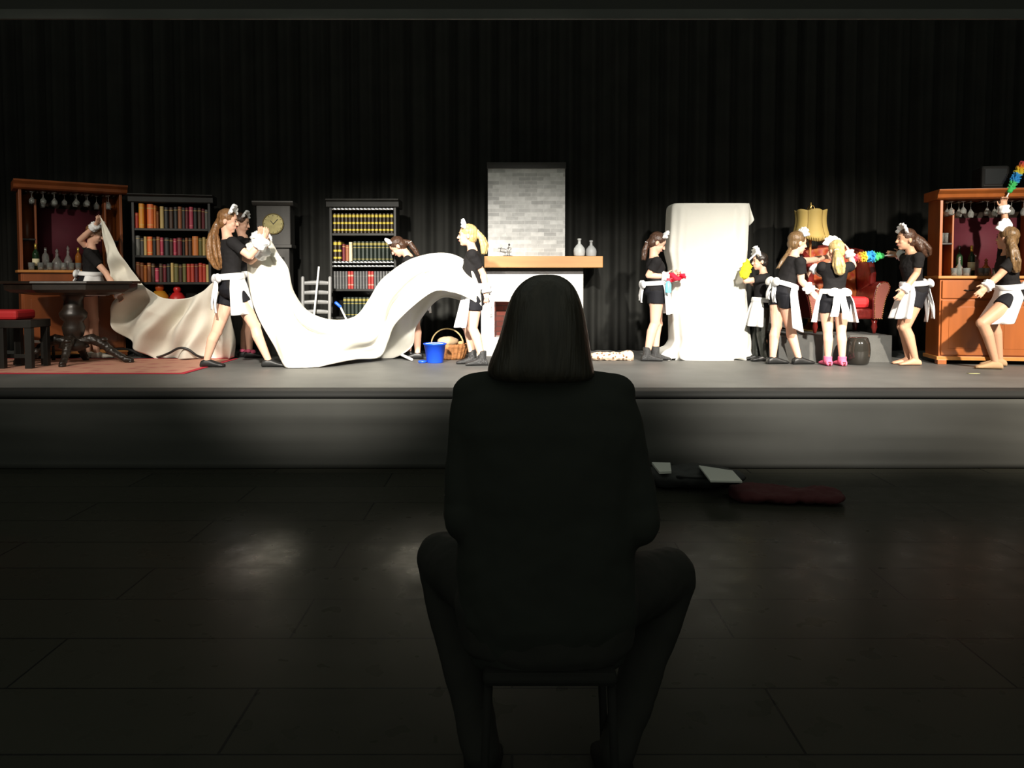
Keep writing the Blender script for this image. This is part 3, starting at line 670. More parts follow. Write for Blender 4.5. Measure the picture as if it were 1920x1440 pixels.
# lamp
lx = X_at(1524, 9.45)
lm = thing('floor_lamp', (lx, 9.55, PZ), 0, 'floor lamp with a scalloped gold fabric shade behind the armchair', 'lamp')
z0, z1 = at(0, 443, 9.45).z-PZ, at(0, 395, 9.45).z-PZ; cxl = X_at(1534, 9.45)-lx
MB().lathe([(.001, 0), (.15, 0), (.15, .02), (.07, .04), (.03, .08), (.022, .10)]).build('base', M_brass, lm)
MB().lathe([(.014, .09), (.02, .3), (.012, .34), (.026, .5), (.016, .7), (.012, z0+.1), (.012, z1)], n=12).build('pole', mat('turned_wood', (.4, .17, .04), .4), lm)
M_shade = mat('gold_lampshade', (.50, .36, .11), .7, bump=.1, bs=120)
NP = 6
def shade(sc0, sc1):
    m = MB()
    def fn(u, v):
        a = 2*math.pi*u; seg = (u*NP) % 1; lob = math.sin(math.pi*seg)
        r = .168+(.205-.168)*v**1.2 + .018*lob - .022*math.sin(math.pi*v)
        z = z1+(z0-z1)*v - .03*lob*(v**6) + .02*(1-v)**6*lob
        return (r*math.cos(a), r*math.sin(a), z)
    return m.grid(fn, NP*10, 14)
sh = shade(0, 0).build('lamp_shade', M_shade, lm, solid=.003)
for k in range(NP):
    a = 2*math.pi*k/NP
    tr = MB().tube([((.168+(.205-.168)*v**1.2-.022*math.sin(math.pi*v)+.002)*math.cos(a), (.168+(.205-.168)*v**1.2-.022*math.sin(math.pi*v)+.002)*math.sin(a), z1+(z0-z1)*v) for v in [i/8 for i in range(9)]], .004, 6)
    tr.build('shade_rib', mat('brown_braid', (.2, .12, .03), .8), sh)
fr = MB()
for k in range(72):
    a = 2*math.pi*k/72; seg = (k/72*NP) % 1; z = z0-.03*math.sin(math.pi*seg)
    r = .205+.018*math.sin(math.pi*seg)
    fr.cone((r*math.cos(a), r*math.sin(a), z+.01), (r*math.cos(a), r*math.sin(a), z-.035), .008, .006, 5)
fr.build('fringe', M_shade, sh)
MB().lathe([(.001, z1+.11), (.012, z1+.10), (.008, z1+.08), (.022, z1+.06), (.010, z1+.04), (.045, z1+.02), (.05, z1), (.02, z1-.01)]).build('finial', M_brass, lm)
sc = MB()
for a in (0, 120, 240): sc.tube([(.0, 0, z1), (.05*math.cos(R(a)), .05*math.sin(R(a)), z1+.02), (.035*math.cos(R(a)), .035*math.sin(R(a)), z1+.06), (.01, 0, z1+.075)], .005, 6)
sc.build('scrollwork', M_brass, lm)

bv = MB().lathe([(.001, 0), (.09, 0), (.11, .02), (.125, .10), (.128, .16), (.120, .23), (.10, .285), (.085, .295), (.001, .295)], n=36).build('barrel_stool', mat('black_glaze', (.02, .018, .015), .12, coat=.5))
bv.location = (X_at(1611, 8.55), 8.55, STZ); tag(bv, 'shiny black barrel-shaped ceramic stool in front of the grey platform', 'stool')

# ================================================================ pedestal table, bench
tb = thing('pedestal_table', (X_at(136, 8.6), 8.6, STZ), R(10), 'dark carved pedestal table standing on the rug at left', 'table')
def octo(r, z, ry=None): ry = ry or r*.62; return [Vector((r*math.cos(R(22.5+45*i)), ry*math.sin(R(22.5+45*i)), z)) for i in range(8)]
TH = .895
m = MB(); m.loft([octo(.70, TH-.03), octo(.705, TH-.02), octo(.70, TH)]); m.build('tabletop', M_darkwood, tb, smooth=False, bevel=.004)
m = MB(); m.loft([octo(.38, TH-.15), octo(.60, TH-.12), octo(.66, TH-.09), octo(.665, TH-.03)]); m.build('frieze', M_darkwood, tb, smooth=False)
MB().lathe([(.06, .14), (.15, .18), (.13, .24), (.07, .27), (.10, .32), (.115, .40), (.09, .46), (.13, .5), (.14, .55), (.10, .60), (.09, .68), (.12, .74), (.16, TH-.14)], n=24).build('column', M_darkwood, tb)
for k in range(4):
    a = R(90*k); dx, dy = math.cos(a), math.sin(a)*.62
    P = [(.05, .24), (.18, .27), (.28, .22), (.38, .13), (.46, .08), (.52, .04), (.57, .035)]
    lg = MB().chain([(x*dx, x*dy, z) for x, z in P], [.05, .055, .05, .042, .036, .036, .034]).build('carved_leg', M_darkwood, tb, remesh=.01, sm=2, disp=(.03, .02))
    MB().ell((.3*dx, .3*dy, .26), (.04, .04, .03)).build('leaf_carving', M_darkwood, lg)
    MB().lathe([(.001, 0), (.03, .005), (.035, .02), (.02, .035)], (.57*dx, .57*dy, 0)).build('claw_foot', M_darkwood, lg)
bn = thing('bench', (X_at(22, 8.25), 8.25, STZ), 0, 'dark wooden bench with a red cushion at the left edge of the stage', 'bench')
MB().b2(-.42, .29, -.18, .18, .42, .50).build('seat_frame', M_blackwood, bn, bevel=.006)
MB().b2(-.42, .145, -.17, .17, .50, .60).build('cushion', M_redvelvet, bn, bevel=.03)
for x in (-.38, -.03, .25):
    for y in (-.14, .14): MB().b2(x-.035, x+.035, y-.03, y+.03, 0, .42).build('leg', M_blackwood, bn, bevel=.004)
MB().b2(-.38, .25, -.02, .02, .1, .14).build('stretcher', M_blackwood, bn, bevel=.004)
# white stick lying from bench rung to table base
a, b = at(58, 640, 8.9), at(103, 643, 8.95)
rod = thing('white_rod', (a.x, a.y, STZ), 0, 'short white rod between the red bench and the pedestal table foot', 'rod')
MB().cap(a, b, .016, .016).build('rod', MATS['white_plastic'], rod, world=True)
MB().cone((b.x-.02, b.y, STZ), (b.x-.02, b.y, b.z), .02, .012).cone((a.x+.02, a.y, STZ), (a.x+.02, a.y, a.z), .02, .012).build('stand', M_blackwood, rod, world=True)
# hose
pts = [at(500, 659, 9.3), at(450, 668, 9.35), at(395, 671, 9.2), at(372, 668, 9.0), at(352, 655, 8.95), at(335, 653, 8.95), at(315, 663, 9.0), at(292, 671, 9.2), at(262, 664, 9.3), at(240, 655, 9.35), at(205, 655, 9.4)]
pts = [Vector((p.x, p.y, max(p.z, STZ+.016))) for p in pts]
tag(MB().tube([curve(pts, i/80) for i in range(81)], .014, 10).build('hose', mat('black_rubber', (.02, .02, .02), .4)), 'black curved hose lying on the floor under the left sheet', 'hose')

# ================================================================ bucket, basket
bk = thing('bucket', (X_at(815, 8.75), 8.75, STZ), 0, 'bright blue plastic bucket under the raised sheet', 'bucket')
M_blue = mat('blue_bucket', (.01, .07, .62), .35)
MB().lathe([(.001, 0), (.085, 0), (.09, .006), (.118, .20), (.128, .20), (.128, .215), (.114, .215), (.086, .012), (.001, .012)], n=32).build('body', M_blue, bk)
MB().tube([(.12*math.cos(R(a)), -.02-.05*math.sin(R(a)), .20-.0*a+.02*math.sin(R(a))) for a in range(0, 181, 15)], .004).build('handle', MATS['white_plastic'], bk)
tag(MB().lathe([(.001, 0), (.04, .0), (.05, .02), (.03, .03), (.001, .03)]).build('sponge', M_blue), 'small blue sponge on the floor left of the bucket', 'sponge').location = (X_at(791, 8.7), 8.72, STZ)
wk = thing('basket', (X_at(843, 9.15), 9.15, STZ), R(-10), 'oval wicker basket with an arched handle behind the blue bucket', 'basket')
M_wick = mat('wicker', (.36, .15, .05), .7, bump=.6, bs=60, var=.3, vs=40)
mb = MB(); rs = []
for i, (r, z) in enumerate([(.13, 0), (.15, .02), (.165, .06), (.175, .10), (.185, .14), (.195, .17), (.185, .18), (.165, .16), (.15, .05)]):
    rs.append([Vector((1.15*(r+.006*math.sin(24*t))*math.cos(t), .8*(r+.006*math.sin(24*t))*math.sin(t), z)) for t in [2*math.pi*j/96 for j in range(96)]])
mb.loft(rs); mb.build('body', M_wick, wk)
mb = MB()
for s in (0, 1):
    mb.tube([(-.19*math.cos(R(a))-.03, .008*math.sin(a*.3+s*3.1), .16+.19*math.sin(R(a))) for a in range(0, 181, 6)], .008, 6)
mb.build('handle', mat('pale_wicker', (.55, .42, .2), .7), wk)
tag(MB().ell((0, 0, 0), (.12, .09, .06)).build('cloth_bundle', mat('tan_cloth', (.42, .30, .18), .9), disp=(.05, .03)), 'brown cloth bundle inside the wicker basket', 'cloth').location = wk.location+Vector((-.02, 0, .2))
tag(MB().ell((0, 0, 0), (.035, .03, .025)).build('bread_roll', mat('bread', (.62, .38, .18), .8), disp=(.05, .01)), 'small pale roll at the right end of the wicker basket', 'bread').location = wk.location+Vector((.13, -.04, .185))
# stick near P4 and yellow paper
a, b = at(762, 652, 9.0), at(772, 660, 8.9)
a = Vector((a.x-.1, a.y+.15, STZ+.06)); b = Vector((b.x, b.y, STZ+.018))
tag(MB().cap(a, b, .016, .016).build('cleaning_stick', MATS['white_plastic']), 'white stick on the floor at the feet of the bending maid', 'stick')
p = at(1825, 701, Yfoot(701)); tag(MB().b2(p.x-.05, p.x+.05, p.y-.03, p.y+.03, STZ+.001, STZ+.004).build('paper_scrap', mat('yellow_paper', (.4, .4, .2), .8)), 'small yellowish scrap of paper on the stage floor at right', 'paper')

# ================================================================ items on the hall floor
def slab(name, pts, z0, z1, m, label, cat):
    mb = MB(); mb.loft([[Vector((x, y, z0)) for x, y in pts], [Vector((x, y, z1)) for x, y in pts]]); o = mb.build(name, m, smooth=False, bevel=.003); return tag(o, label, cat)
M_paper = mat('paper_white', (.50, .50, .47), .8)
def g(px, py, z): 
    Y = (CAMZ-z)*FPX/(py-YH); return (X_at(px, Y, z), Y)
bagz = .13
bag = thing('bag', (X_at(1300, 5.9, .1), 5.92, 0), 0, 'black bag lying on the hall floor against the stage front', 'bag')
bm_ = MB().ell((0, 0, .075), (.33, .20, .08)).ell((-.2, -.03, .08), (.16, .15, .085)).ell((.2, .02, .06), (.2, .15, .06)); bm_.build('body', mat('black_nylon', (.02, .02, .02), .6), bag, remesh=.015, sm=3, disp=(.12, .04))
MB().tube([(-.15, -.15, .10), (-.1, -.22, .12), (.02, -.24, .12), (.08, -.16, .10)], .012).build('strap', mat('black_nylon', (.02, .02, .02), .6), bag)
slab('booklet', [g(1310, 875, .17), g(1374, 885, .17), g(1392, 905, .17), g(1332, 904, .17)], .155, .17, M_paper, 'open white booklet lying on the black bag', 'booklet')
slab('booklet', [g(1222, 869, .17), g(1257, 870, .17), g(1259, 886, .17), g(1236, 887, .17)], .15, .17, M_paper, 'small white booklet beside the elbow of the seated person', 'booklet')
co = MB()
c0 = g(1390, 925, .05); c1 = g(1555, 930, .05)
for i in range(12):
    u = i/11; co.ell((c0[0]+(c1[0]-c0[0])*u, c0[1]+(c1[1]-c0[1])*u+.03*nz(i, 1), .04), (.09, .17, .045+.012*nz(i*.8, 5)))
ob = co.build('coat', mat('maroon_cloth', (.055, .010, .012), .95), remesh=.015, sm=3, disp=(.1, .05))
tag(ob, 'folded maroon coat lying on the hall floor in front of the stage', 'coat')
# ================================================================ people
UP = Vector((0, 0, 1))
def fdir(yaw, pitch=0):
    return Vector((math.cos(R(yaw))*math.cos(R(pitch)), math.sin(R(yaw))*math.cos(R(pitch)), -math.sin(R(pitch))))
TORSO = [(-.13, .075, .075, 0), (-.05, .135, .100, -.005), (.03, .158, .112, -.012), (.14, .150, .105, -.008), (.27, .122, .088, 0), (.40, .108, .080, .004), (.55, .120, .088, .010), (.68, .130, .096, .014), (.80, .140, .088, .006), (.90, .140, .070, 0), (.97, .095, .058, 0), (1.03, .050, .050, .003)]
def ti(t, col):
    return float(np.interp(t, [r[0] for r in TORSO], [r[col] for r in TORSO]))
def hand(mb, wr, d, side, k, curl=35, spread=1.0):
    """palm, four fingers and a thumb; d = direction wrist to fingers, side = towards the thumb"""
    d = d.normalized(); side = (side-d*side.dot(d)).normalized(); n = d.cross(side)
    k *= 1.0
    Mx = Matrix((d, side, n)).transposed()
    mb.ell(wr+d*.042*k, (.048*k, .034*k, .016*k), Mx)
    mb.cap(wr-d*.02*k, wr+d*.03*k, .022*k, .022*k)
    for i, (ln, o) in enumerate(((.066, .027), (.074, .010), (.069, -.009), (.054, -.026))):
        dd = (d + side*(o*4.5*spread)).normalized(); b0 = wr+d*.078*k+side*(o*k)
        c1 = R(curl*.6); c2 = R(curl*1.5)
        d1 = dd*math.cos(c1)+n*math.sin(c1); d2 = dd*math.cos(c2)+n*math.sin(c2)
        p1 = b0+d1*ln*.55*k; p2 = p1+d2*ln*.45*k
        mb.cap(b0-dd*.01*k, p1, .0088*k, .008*k, 8); mb.cap(p1, p2, .008*k, .007*k, 8)
    t0 = wr+d*.02*k+side*.026*k; t1 = t0+(d*.6+side*.8+n*.15).normalized()*.035*k; t2 = t1+(d*.9+side*.3+n*.4).normalized()*.028*k
    mb.cap(t0, t1, .011*k, .010*k, 8); mb.cap(t1, t2, .0095*k, .008*k, 8)
def foot(mb, an, yaw, k, e=0.0, z=None, toe_down=0):
    """foot or shoe: heel, arch, ball, toes; sole on the floor"""
    f = fdir(yaw); r = Vector((f.y, -f.x, 0)); zf = an.z-.072*k
    rs = []
    for x, w_, h in ((-.065, .018, .03), (-.055, .03, .055), (-.02, .034, .075), (.03, .035, .072), (.08, .040, .05), (.12, .044, .036), (.155, .040, .026), (.172, .025, .016)):
        w_ = w_*k+e; hh = (h*k+e)/2; c = Vector((an.x, an.y, zf+hh*.98))+f*(x*k*(1+e*4))
        rs.append(mb.ring(c, w_, hh, r, UP, 14, .8))
    mb.loft(rs)
def person(nm, yaw, Y, hd, nk, pv, armR, armL, legR, legL, hair, hairpts=(), hairrad=(), hyaw=None, hpitch=0, k=1.0, skin=None, shoes='black', tailhair=True, cap=1.0, headpiece=1.0,
           bow=True, bowtail=.33, apron=.34, trousers=False, cuffs='RL', hands=((None, None), (None, None)), shirtlen=0.04, apw=70, footyaw=None, handcurl=(35, 35), extra=None, cuffk=1.25):
    P = lambda a: at(a[0], a[1], Y+(a[2] if len(a) > 2 else 0))
    skin = skin or M_skin
    hyaw = yaw if hyaw is None else hyaw
    Hc, Nk, Pv = P(hd), P(nk), P(pv)
    F = fdir(yaw); Rv = F.cross(UP); S = (Nk-Pv).normalized(); TL = (Nk-Pv).length; D = S.cross(Rv).normalized(); Rv = D.cross(S).normalized()
    legs = []
    for L, s in ((legR, 1), (legL, -1)):
        hip = Pv+Rv*(.083*k*s); kn = P(L[0]); fy = Y+(L[1][1] if len(L[1]) > 1 else 0)
        lift = L[1][2] if len(L[1]) > 2 else 0
        an = Vector((X_at(L[1][0], fy, STZ+.07), fy, STZ+.075*k+lift)); legs.append((hip, kn, an))
    root = thing('person', ((legs[0][2].x+legs[1][2].x)/2, (legs[0][2].y+legs[1][2].y)/2, STZ), 0, nm, 'person')
    B = MB()
    C = lambda t: Pv+S*(TL*t)+D*(ti(t, 3)*k)
    B.loft([B.ring(C(t), a*k, b*k, Rv, D, 20) for t, a, b, o in TORSO])
    hF = fdir(hyaw, hpitch); hR = fdir(hyaw).cross(UP); hU = hR.cross(hF)
    HM = Matrix((hR, hF, hU)).transposed()
    hp = lambda x, y, z: Hc+(hR*x+hF*y+hU*z)*k
    B.chain([Nk-S*.02, (Nk*.5+hp(0, -.02, -.06)*.5), hp(0, -.018, -.045)], [.056*k, .046*k, .048*k])
    B.ell(hp(0, 0, .022), (.072*k, .090*k, .086*k), HM, 20, 12)
    B.ell(hp(0, .030, -.045), (.054*k, .058*k, .066*k), HM, 16, 10)
    B.ell(hp(0, .055, -.092), (.024*k, .026*k, .020*k), HM)
    B.cap(hp(0, .086, .008), hp(0, .104, -.028), .008*k, .0125*k, 10)
    B.ell(hp(0, .082, -.058), (.020*k, .012*k, .012*k), HM)
    for s in (-1, 1):
        B.ell(hp(s*.074, -.008, -.012), (.010*k, .020*k, .030*k), HM)
        B.ell(hp(s*.030, .062, -.028), (.022*k, .022*k, .022*k), HM)
    arms = []
    for A, s, hh, cu in ((armR, 1, hands[0], handcurl[0]), (armL, -1, hands[1], handcurl[1])):
        sh = Nk-S*(.055*k)+Rv*(.145*k*s); el = P(A[0]); wr = P(A[1])
        B.cap(sh-S*.01, el, .047*k, .035*k); B.cap(el, el+(wr-el)*.4, .035*k, .036*k); B.cap(el+(wr-el)*.35, wr, .036*k, .023*k)
        B.ell(sh, (.052*k,)*3)
        hdv = (wr-el).normalized() if len(A) < 3 else (P(A[2])-wr).normalized()
        sd = hh[0] or (F*.5+UP*.5)
        if abs(Vector(sd).normalized().dot(hdv)) > .93: sd = Rv
        hand(B, wr, hdv, Vector(sd), k, cu); arms.append((sh, el, wr, hdv))
    for (hip, kn, an), s in zip(legs, (1, -1)):
        B.cap(hip, hip+(kn-hip)*.35, .084*k, .078*k, 16); B.cap(hip+(kn-hip)*.35, kn, .078*k, .053*k, 16)
        cf = kn+(an-kn)*.3 - (F*.012*k)
        B.cap(kn, cf, .051*k, .054*k, 14); B.cap(cf, an, .053*k, .033*k, 14); B.ell(kn+F*.012, (.048*k, .048*k, .052*k))
        foot(B, an, (footyaw or {}).get(s, yaw), k)
    B.build('body', skin, root, world=True, remesh=.0062, sm=5)
    # face
    for s in (-1, 1):
        MB().ell(hp(s*.030, .0835, .006), (.011*k, .006*k, .006*k), HM, 10, 6).build('eye', M_eye, root, world=True)
        MB().tube([hp(s*.016, .0905, .024), hp(s*.032, .089, .029), hp(s*.047, .078, .024)], .0032, 6).build('eyebrow', hair, root, world=True)
    MB().ell(hp(0, .0935, -.059), (.019*k, .006*k, .006*k), HM, 12, 6).build('lips', M_lips, root, world=True)
    # hair
    Hm = MB(); Hm.ell(hp(0, -.014, .036), (.083*k, .094*k, .086*k), HM, 20, 12); Hm.ell(hp(0, -.045, -.02), (.072*k, .058*k, .070*k), HM, 16, 10)
    if hairpts:
        pts = [P(q) for q in hairpts]
        Hm.chain([hp(0, -.07, .03)]+pts if tailhair else pts, ([hairrad[0]*.8] if tailhair else [])+list(hairrad))
        # loose strands
        for q in range(5 if len(pts) > 1 else 0):
            o = Vector((.012*math.cos(q*1.3), .012*math.sin(q*1.3), 0)); n = len(pts)
            Hm.tube([pts[i]+o*(1+i*.8)*(hairrad[i]/.03) for i in range(n)]+[pts[-1]+o*2+(pts[-1]-pts[-2])*.25], [hairrad[i]*.5 for i in range(n)]+[.003], 8)
    ho = Hm.build('hair', hair, root, world=True, remesh=.0075, sm=3, disp=(.02, .008))
    if hairpts and tailhair:
        p = P(hairpts[0]); d = (P(hairpts[1])-p).normalized() if len(hairpts) > 1 else UP
        a = d.orthogonal().normalized(); b = d.cross(a); r = hairrad[0]*.75
        MB().tube([p+a*r*math.cos(R(q))+b*r*math.sin(R(q)) for q in range(0, 361, 30)], .008).build('hair_tie', M_cotton, root, world=True)
    # headpiece: frilled band over the head
    if headpiece:
        hs = headpiece
        def hb(u, v):
            a = R(-62+124*u); e = .092+.058*hs*v*(.55+.45*math.cos(a))*(1+.10*math.sin(u*34))
            c = hp(e*math.sin(a)*.92, .022+.030*v+.007*v*math.sin(u*34+1), .018+e*math.cos(a)); return c
        MB().grid(hb, 80, 6).build('headpiece', M_cotton, root, world=True, solid=.026*hs)
    # t-shirt
    T = MB(); e = .011*k
    ts = [shirtlen, .14, .27, .40, .55, .68, .80, .90, .97]
    T.loft([T.ring(C(t), ti(t, 1)*k+e+(.004 if t < .3 else 0), ti(t, 2)*k+e, Rv, D, 20) for t in ts])
    for sh, el, wr, hv in arms:
        m_ = sh+(el-sh)*.62; T.cone(sh-S*.004, m_, .055*k, .056*k, 16); T.ell(sh-S*.002, (.060*k,)*3)
    T.build('shirt', M_shirt, root, world=True, remesh=.0085, sm=3, disp=(.06, .012))
    # shorts or trousers
    Z = MB(); Z.loft([Z.ring(C(t), ti(t, 1)*k+e*1.2, ti(t, 2)*k+e*1.2, Rv, D, 20) for t in (-.13, -.05, .03, .14, .22)])
    for hip, kn, an in legs:
        if trousers:
            Z.cap(hip, kn, .092*k, .066*k); Z.cap(kn, an+UP*.0, .064*k, .052*k)
        else: Z.cone(hip+S*.02, hip+(kn-hip)*.36, .093*k, .092*k, 18)
    Z.build('trousers' if trousers else 'shorts', M_shorts if not trousers else mat('black_shiny_trousers', (.02, .022, .018), .45, bump=.5, bs=30), root, world=True, remesh=.0085, sm=3)
    # apron
    if apron:
        e2 = .026*k
        def q(t, ang, ext=0): a = R(ang); return C(t)+Rv*((ti(t, 1)*k+e2+ext)*math.sin(a))+D*((ti(t, 2)*k+e2+ext)*math.cos(a))
        A = MB()
        def panel(u, v):
            ang = (-1+2*u)*apw; top = q(.25, ang)
            hip_ = q(.03, ang, .012+.010*math.sin(u*22)); 
            if v < .35: return top.lerp(hip_, v/.35)
            w2 = (v-.35)/.65
            # below the hips the cloth follows the mean of gravity and the thighs
            th = ((legs[0][1]-legs[0][0])+(legs[1][1]-legs[1][0])).normalized()
            g_ = (th*.55 - UP*.45).normalized() if (D.z < .3) else -UP
            out = (q(.03, ang)-C(.03)).normalized()
            return hip_ + g_*(apron*k*w2) + out*(.035*w2*(1+.5*math.sin(u*22)))
        ap = A.grid(panel, 40, 16).build('apron', M_cotton, root, world=True, solid=.006)
        ap['_off'] = tuple(root.location)
        bnd = MB(); bnd.loft([[q(t, a, x) for a in range(0, 360, 12)] for t, x in ((.20, .002), (.22, .010), (.30, .010), (.32, .002))], cap=False)
        def sub(mb, name, **kw):
            o = mb.build(name, M_cotton, None, **kw); o.parent = ap
            for v in o.data.vertices: v.co -= Vector(root.location)
            return o
        sub(bnd, 'waistband', solid=.006)
        if bow:
            bc = q(.25, 180, .015); W = MB()
            for s in (-1, 1):
                c = bc+Rv*(.05*k*s)-D*.015
                Mb = Matrix((Rv, D, S)).transposed() @ Matrix.Rotation(R(18*s), 3, 'Y')
                W.ell(c+Rv*(.02*k*s), (.070*k, .028*k, .046*k), Mb)
            W.ell(bc-D*.018, (.026*k, .024*k, .028*k)); sub(W, 'bow', remesh=.009, sm=2)
            for s in (-1, 1):
                def tl(u, v, s=s):
                    x = s*(.02+.05*u) ; back = -.02-.04*u*bowtail*2
                    return bc+Rv*(x*k+(v-.5)*.065*(1+.3*u))+D*back-UP*(bowtail*k*u*(1 if s > 0 else .9))+D*.01*math.sin(v*6+u*7)
                sub(MB().grid(tl, 14, 6), 'ribbon', solid=.006)
    # frilled cuffs
    for (sh, el, wr, hv), s in zip(arms, 'RL'):
        if s in cuffs:
            d = (wr-el).normalized(); a = d.orthogonal().normalized(); b = d.cross(a); m = MB(); rs = []
            for x, r in ((-.045, .026), (-.045, .036), (-.03, .045), (-.01, .034), (.01, .045), (.022, .036), (.022, .026)):
                rs.append([wr+d*(x*k*cuffk)+(a*math.cos(t)+b*math.sin(t))*(r*k*cuffk*(1+.10*math.sin(9*t+x*200))) for t in [2*math.pi*j/36 for j in range(36)]])
            m.loft(rs); m.build('cuff', M_cotton, root, world=True)
    # shoes
    for (hip, kn, an), s in zip(legs, (1, -1)):
        if shoes == 'bare': continue
        fy = (footyaw or {}).get(s, yaw); m = MB(); foot(m, an, fy, k, .007)
        kind = {'black': ('shoe', M_shoe), 'tan': ('dance_shoe', mat('tan_canvas', (.42, .27, .15), .8)), 'white': ('shoe', mat('white_shoe', (.6, .57, .5), .6)), 'boot': ('ankle_boot', mat('black_sparkle', (.03, .03, .03), .3, bump=.8, bs=150)), 'pink': ('sock', M_pinksock), 'blackbow': ('shoe', M_shoe)}[shoes]
        if shoes in ('boot', 'pink'): m.cone(an+UP*(-.03), an+UP*(.085 if shoes == 'boot' else .03)+(kn-an).normalized()*.0, .046*k, .047*k, 16)
        so = m.build(kind[0], kind[1], root, world=True, remesh=.007, sm=2)
        if shoes == 'pink':
            hs_ = MB().cone(an-fdir(fy)*.05-UP*.07, an-fdir(fy)*.04-UP*.03, .018, .028, 10).build('heel', mat('dark_red_heel', (.12, .01, .02), .4), None)
            hs_.parent = so
            for v in hs_.data.vertices: v.co -= Vector(root.location)
        if shoes == 'blackbow':
            bo = MB().ell(an+fdir(fy)*.05+Vector((0, -.03, .0)), (.03, .02, .025)).ell(an+fdir(fy)*.0+Vector((0, -.04, .01)), (.03, .02, .022)).build('pink_bow', M_pinksock, None); bo.parent = so
            for v in bo.data.vertices: v.co -= Vector(root.location)
    return dict(root=root, arms=arms, legs=legs, P=P)

p1 = person('person behind the pedestal table lifting one end of a cream sheet above their head', 15, 9.2, (177, 438), (172, 466), (170, 530),
  [(199, 512, -.12), (222, 552, -.2), (230, 566, -.25)], [(150, 450, -.05), (178, 424, -.15), (187, 409, -.18)], [(176, 600, -.05), (182, 0)], [(166, 602, .05), (165, .05)], M_h_auburn,
  [(166, 440)], [.05], hpitch=20, shoes='white', apron=.16, apw=100, k=.96, cuffs='RL', tailhair=False, bowtail=.12)
p2 = person('person with long auburn ponytail seen from behind, striding wide and hauling the sheet', 35, 8.3, (427, 414), (427, 446), (436, 545),
  [(468, 480, -.15), (492, 452, -.15), (497, 441, -.15)], [(470, 490, .1), (493, 470, .05), (500, 462, .05)], [(478, 612, -.02), (503, 0)], [(406, 622, .0), (388, -.02)], M_h_auburn,
  [(406, 422, -.03), (400, 440, -.05), (400, 462, -.06), (404, 484, -.06), (411, 502, -.05)], [.035, .045, .055, .05, .028], hyaw=5, hpitch=8, k=1.04, apron=.26, apw=115, footyaw={1: 5, -1: 5}, bowtail=.34, cuffk=1.8)
p3 = person('dark-haired person mostly hidden behind the striding auburn-haired person, pink bow on shoe', 5, 9.35, (452, 418), (456, 444), (464, 540),
  [(482, 470, -.35), (484, 447, -.6), (488, 436, -.62)], [(487, 470, -.3), (496, 449, -.55), (500, 438, -.6)], [(470, 605, -.08), (468, -.05)], [(464, 608, .05), (456, .02)], M_h_brown, cuffk=1.9,
  hyaw=0, hpitch=12, shoes='blackbow', k=.98, apron=.26, headpiece=.8)
p4 = person('person with dark brown hair bending forward over the far side of the raised sheet', 180, 9.15, (746, 462), (766, 480), (781, 560),
  [(775, 500, .1), (758, 508, .1), (752, 512, .1)], [(783, 496, -.15), (764, 502, -.2), (757, 506, -.2)], [(768, 605, .12), (766, .2)], [(779, 607, -.02), (783, .0)], M_h_brown,
  [(768, 455, 0), (776, 466, 0), (783, 478, 0)], [.03, .03, .018], hpitch=42, k=.97, shoes='black', apron=.26, headpiece=.9)
p5 = person('person with blond ponytail in profile beside the fireplace, at the billowing sheet\'s right end', 180, 8.5, (877, 441), (886, 468), (890, 562),
  [(885, 515, .25), (880, 548, .25), (875, 555, .25)], [(906, 514, -.05), (912, 545, -.1), (911, 556, -.1)], [(876, 612, .07), (886, .1)], [(886, 616, -.07), (904, -.06)], M_h_blond,
  [(894, 434), (903, 446), (908, 460), (907, 474)], [.026, .036, .034, .02], hpitch=0, shoes='boot', k=1.0, apron=.30, cuffs='L', headpiece=1.0)
p6 = person('person with dark ponytail and sparkly black ankle boots wiping with a red cloth', 0, 8.95, (1232, 455), (1226, 482), (1230, 548),
  [(1216, 516, -.1), (1250, 519, -.12), (1262, 517, -.12)], [(1232, 512, .12), (1258, 516, .05), (1266, 516, .02)], [(1228, 605, -.06), (1213, -.05)], [(1233, 607, .07), (1229, .06)], M_h_brown,
  [(1214, 455), (1209, 468), (1207, 485)], [.028, .03, .02], hpitch=28, shoes='boot', k=1.0, apron=.26, apw=60, cuffs='R', bowtail=.2)
p7 = person('short dark-haired person in long black trousers and white apron holding a yellow duster', 180, 8.95, (1425, 490), (1432, 512), (1427, 580),
  [(1412, 532, .15), (1400, 520, .1), (1399, 510, .1)], [(1398, 527, -.12), (1397, 516, -.1), (1399, 506, -.1)], [(1420, 626, .05), (1418, .05)], [(1428, 628, -.06), (1433, -.06)], M_h_dark,
  hpitch=4, k=.85, trousers=True, apron=.24, apw=75, cuffs='', headpiece=1.5, bowtail=.15)
p8 = person('person with a long thin braid leaning right beside the lamp, seen from behind', 12, 8.58, (1495, 455), (1490, 481), (1466, 553),
  [(1502, 526, -.12), (1518, 542, -.12), (1524, 549, -.12)], [(1522, 488, .2), (1548, 482, .25), (1556, 481, .25)], [(1482, 612, -.02), (1497, -.02)], [(1456, 612, .02), (1449, .02)], M_h_light,
  [(1483, 464), (1476, 476, -.08), (1467, 489, -.12), (1459, 502, -.13)], [.024, .020, .017, .010], hpitch=8, hyaw=12, k=1.03, apron=.34, apw=95, bowtail=.22, cuffs='R')
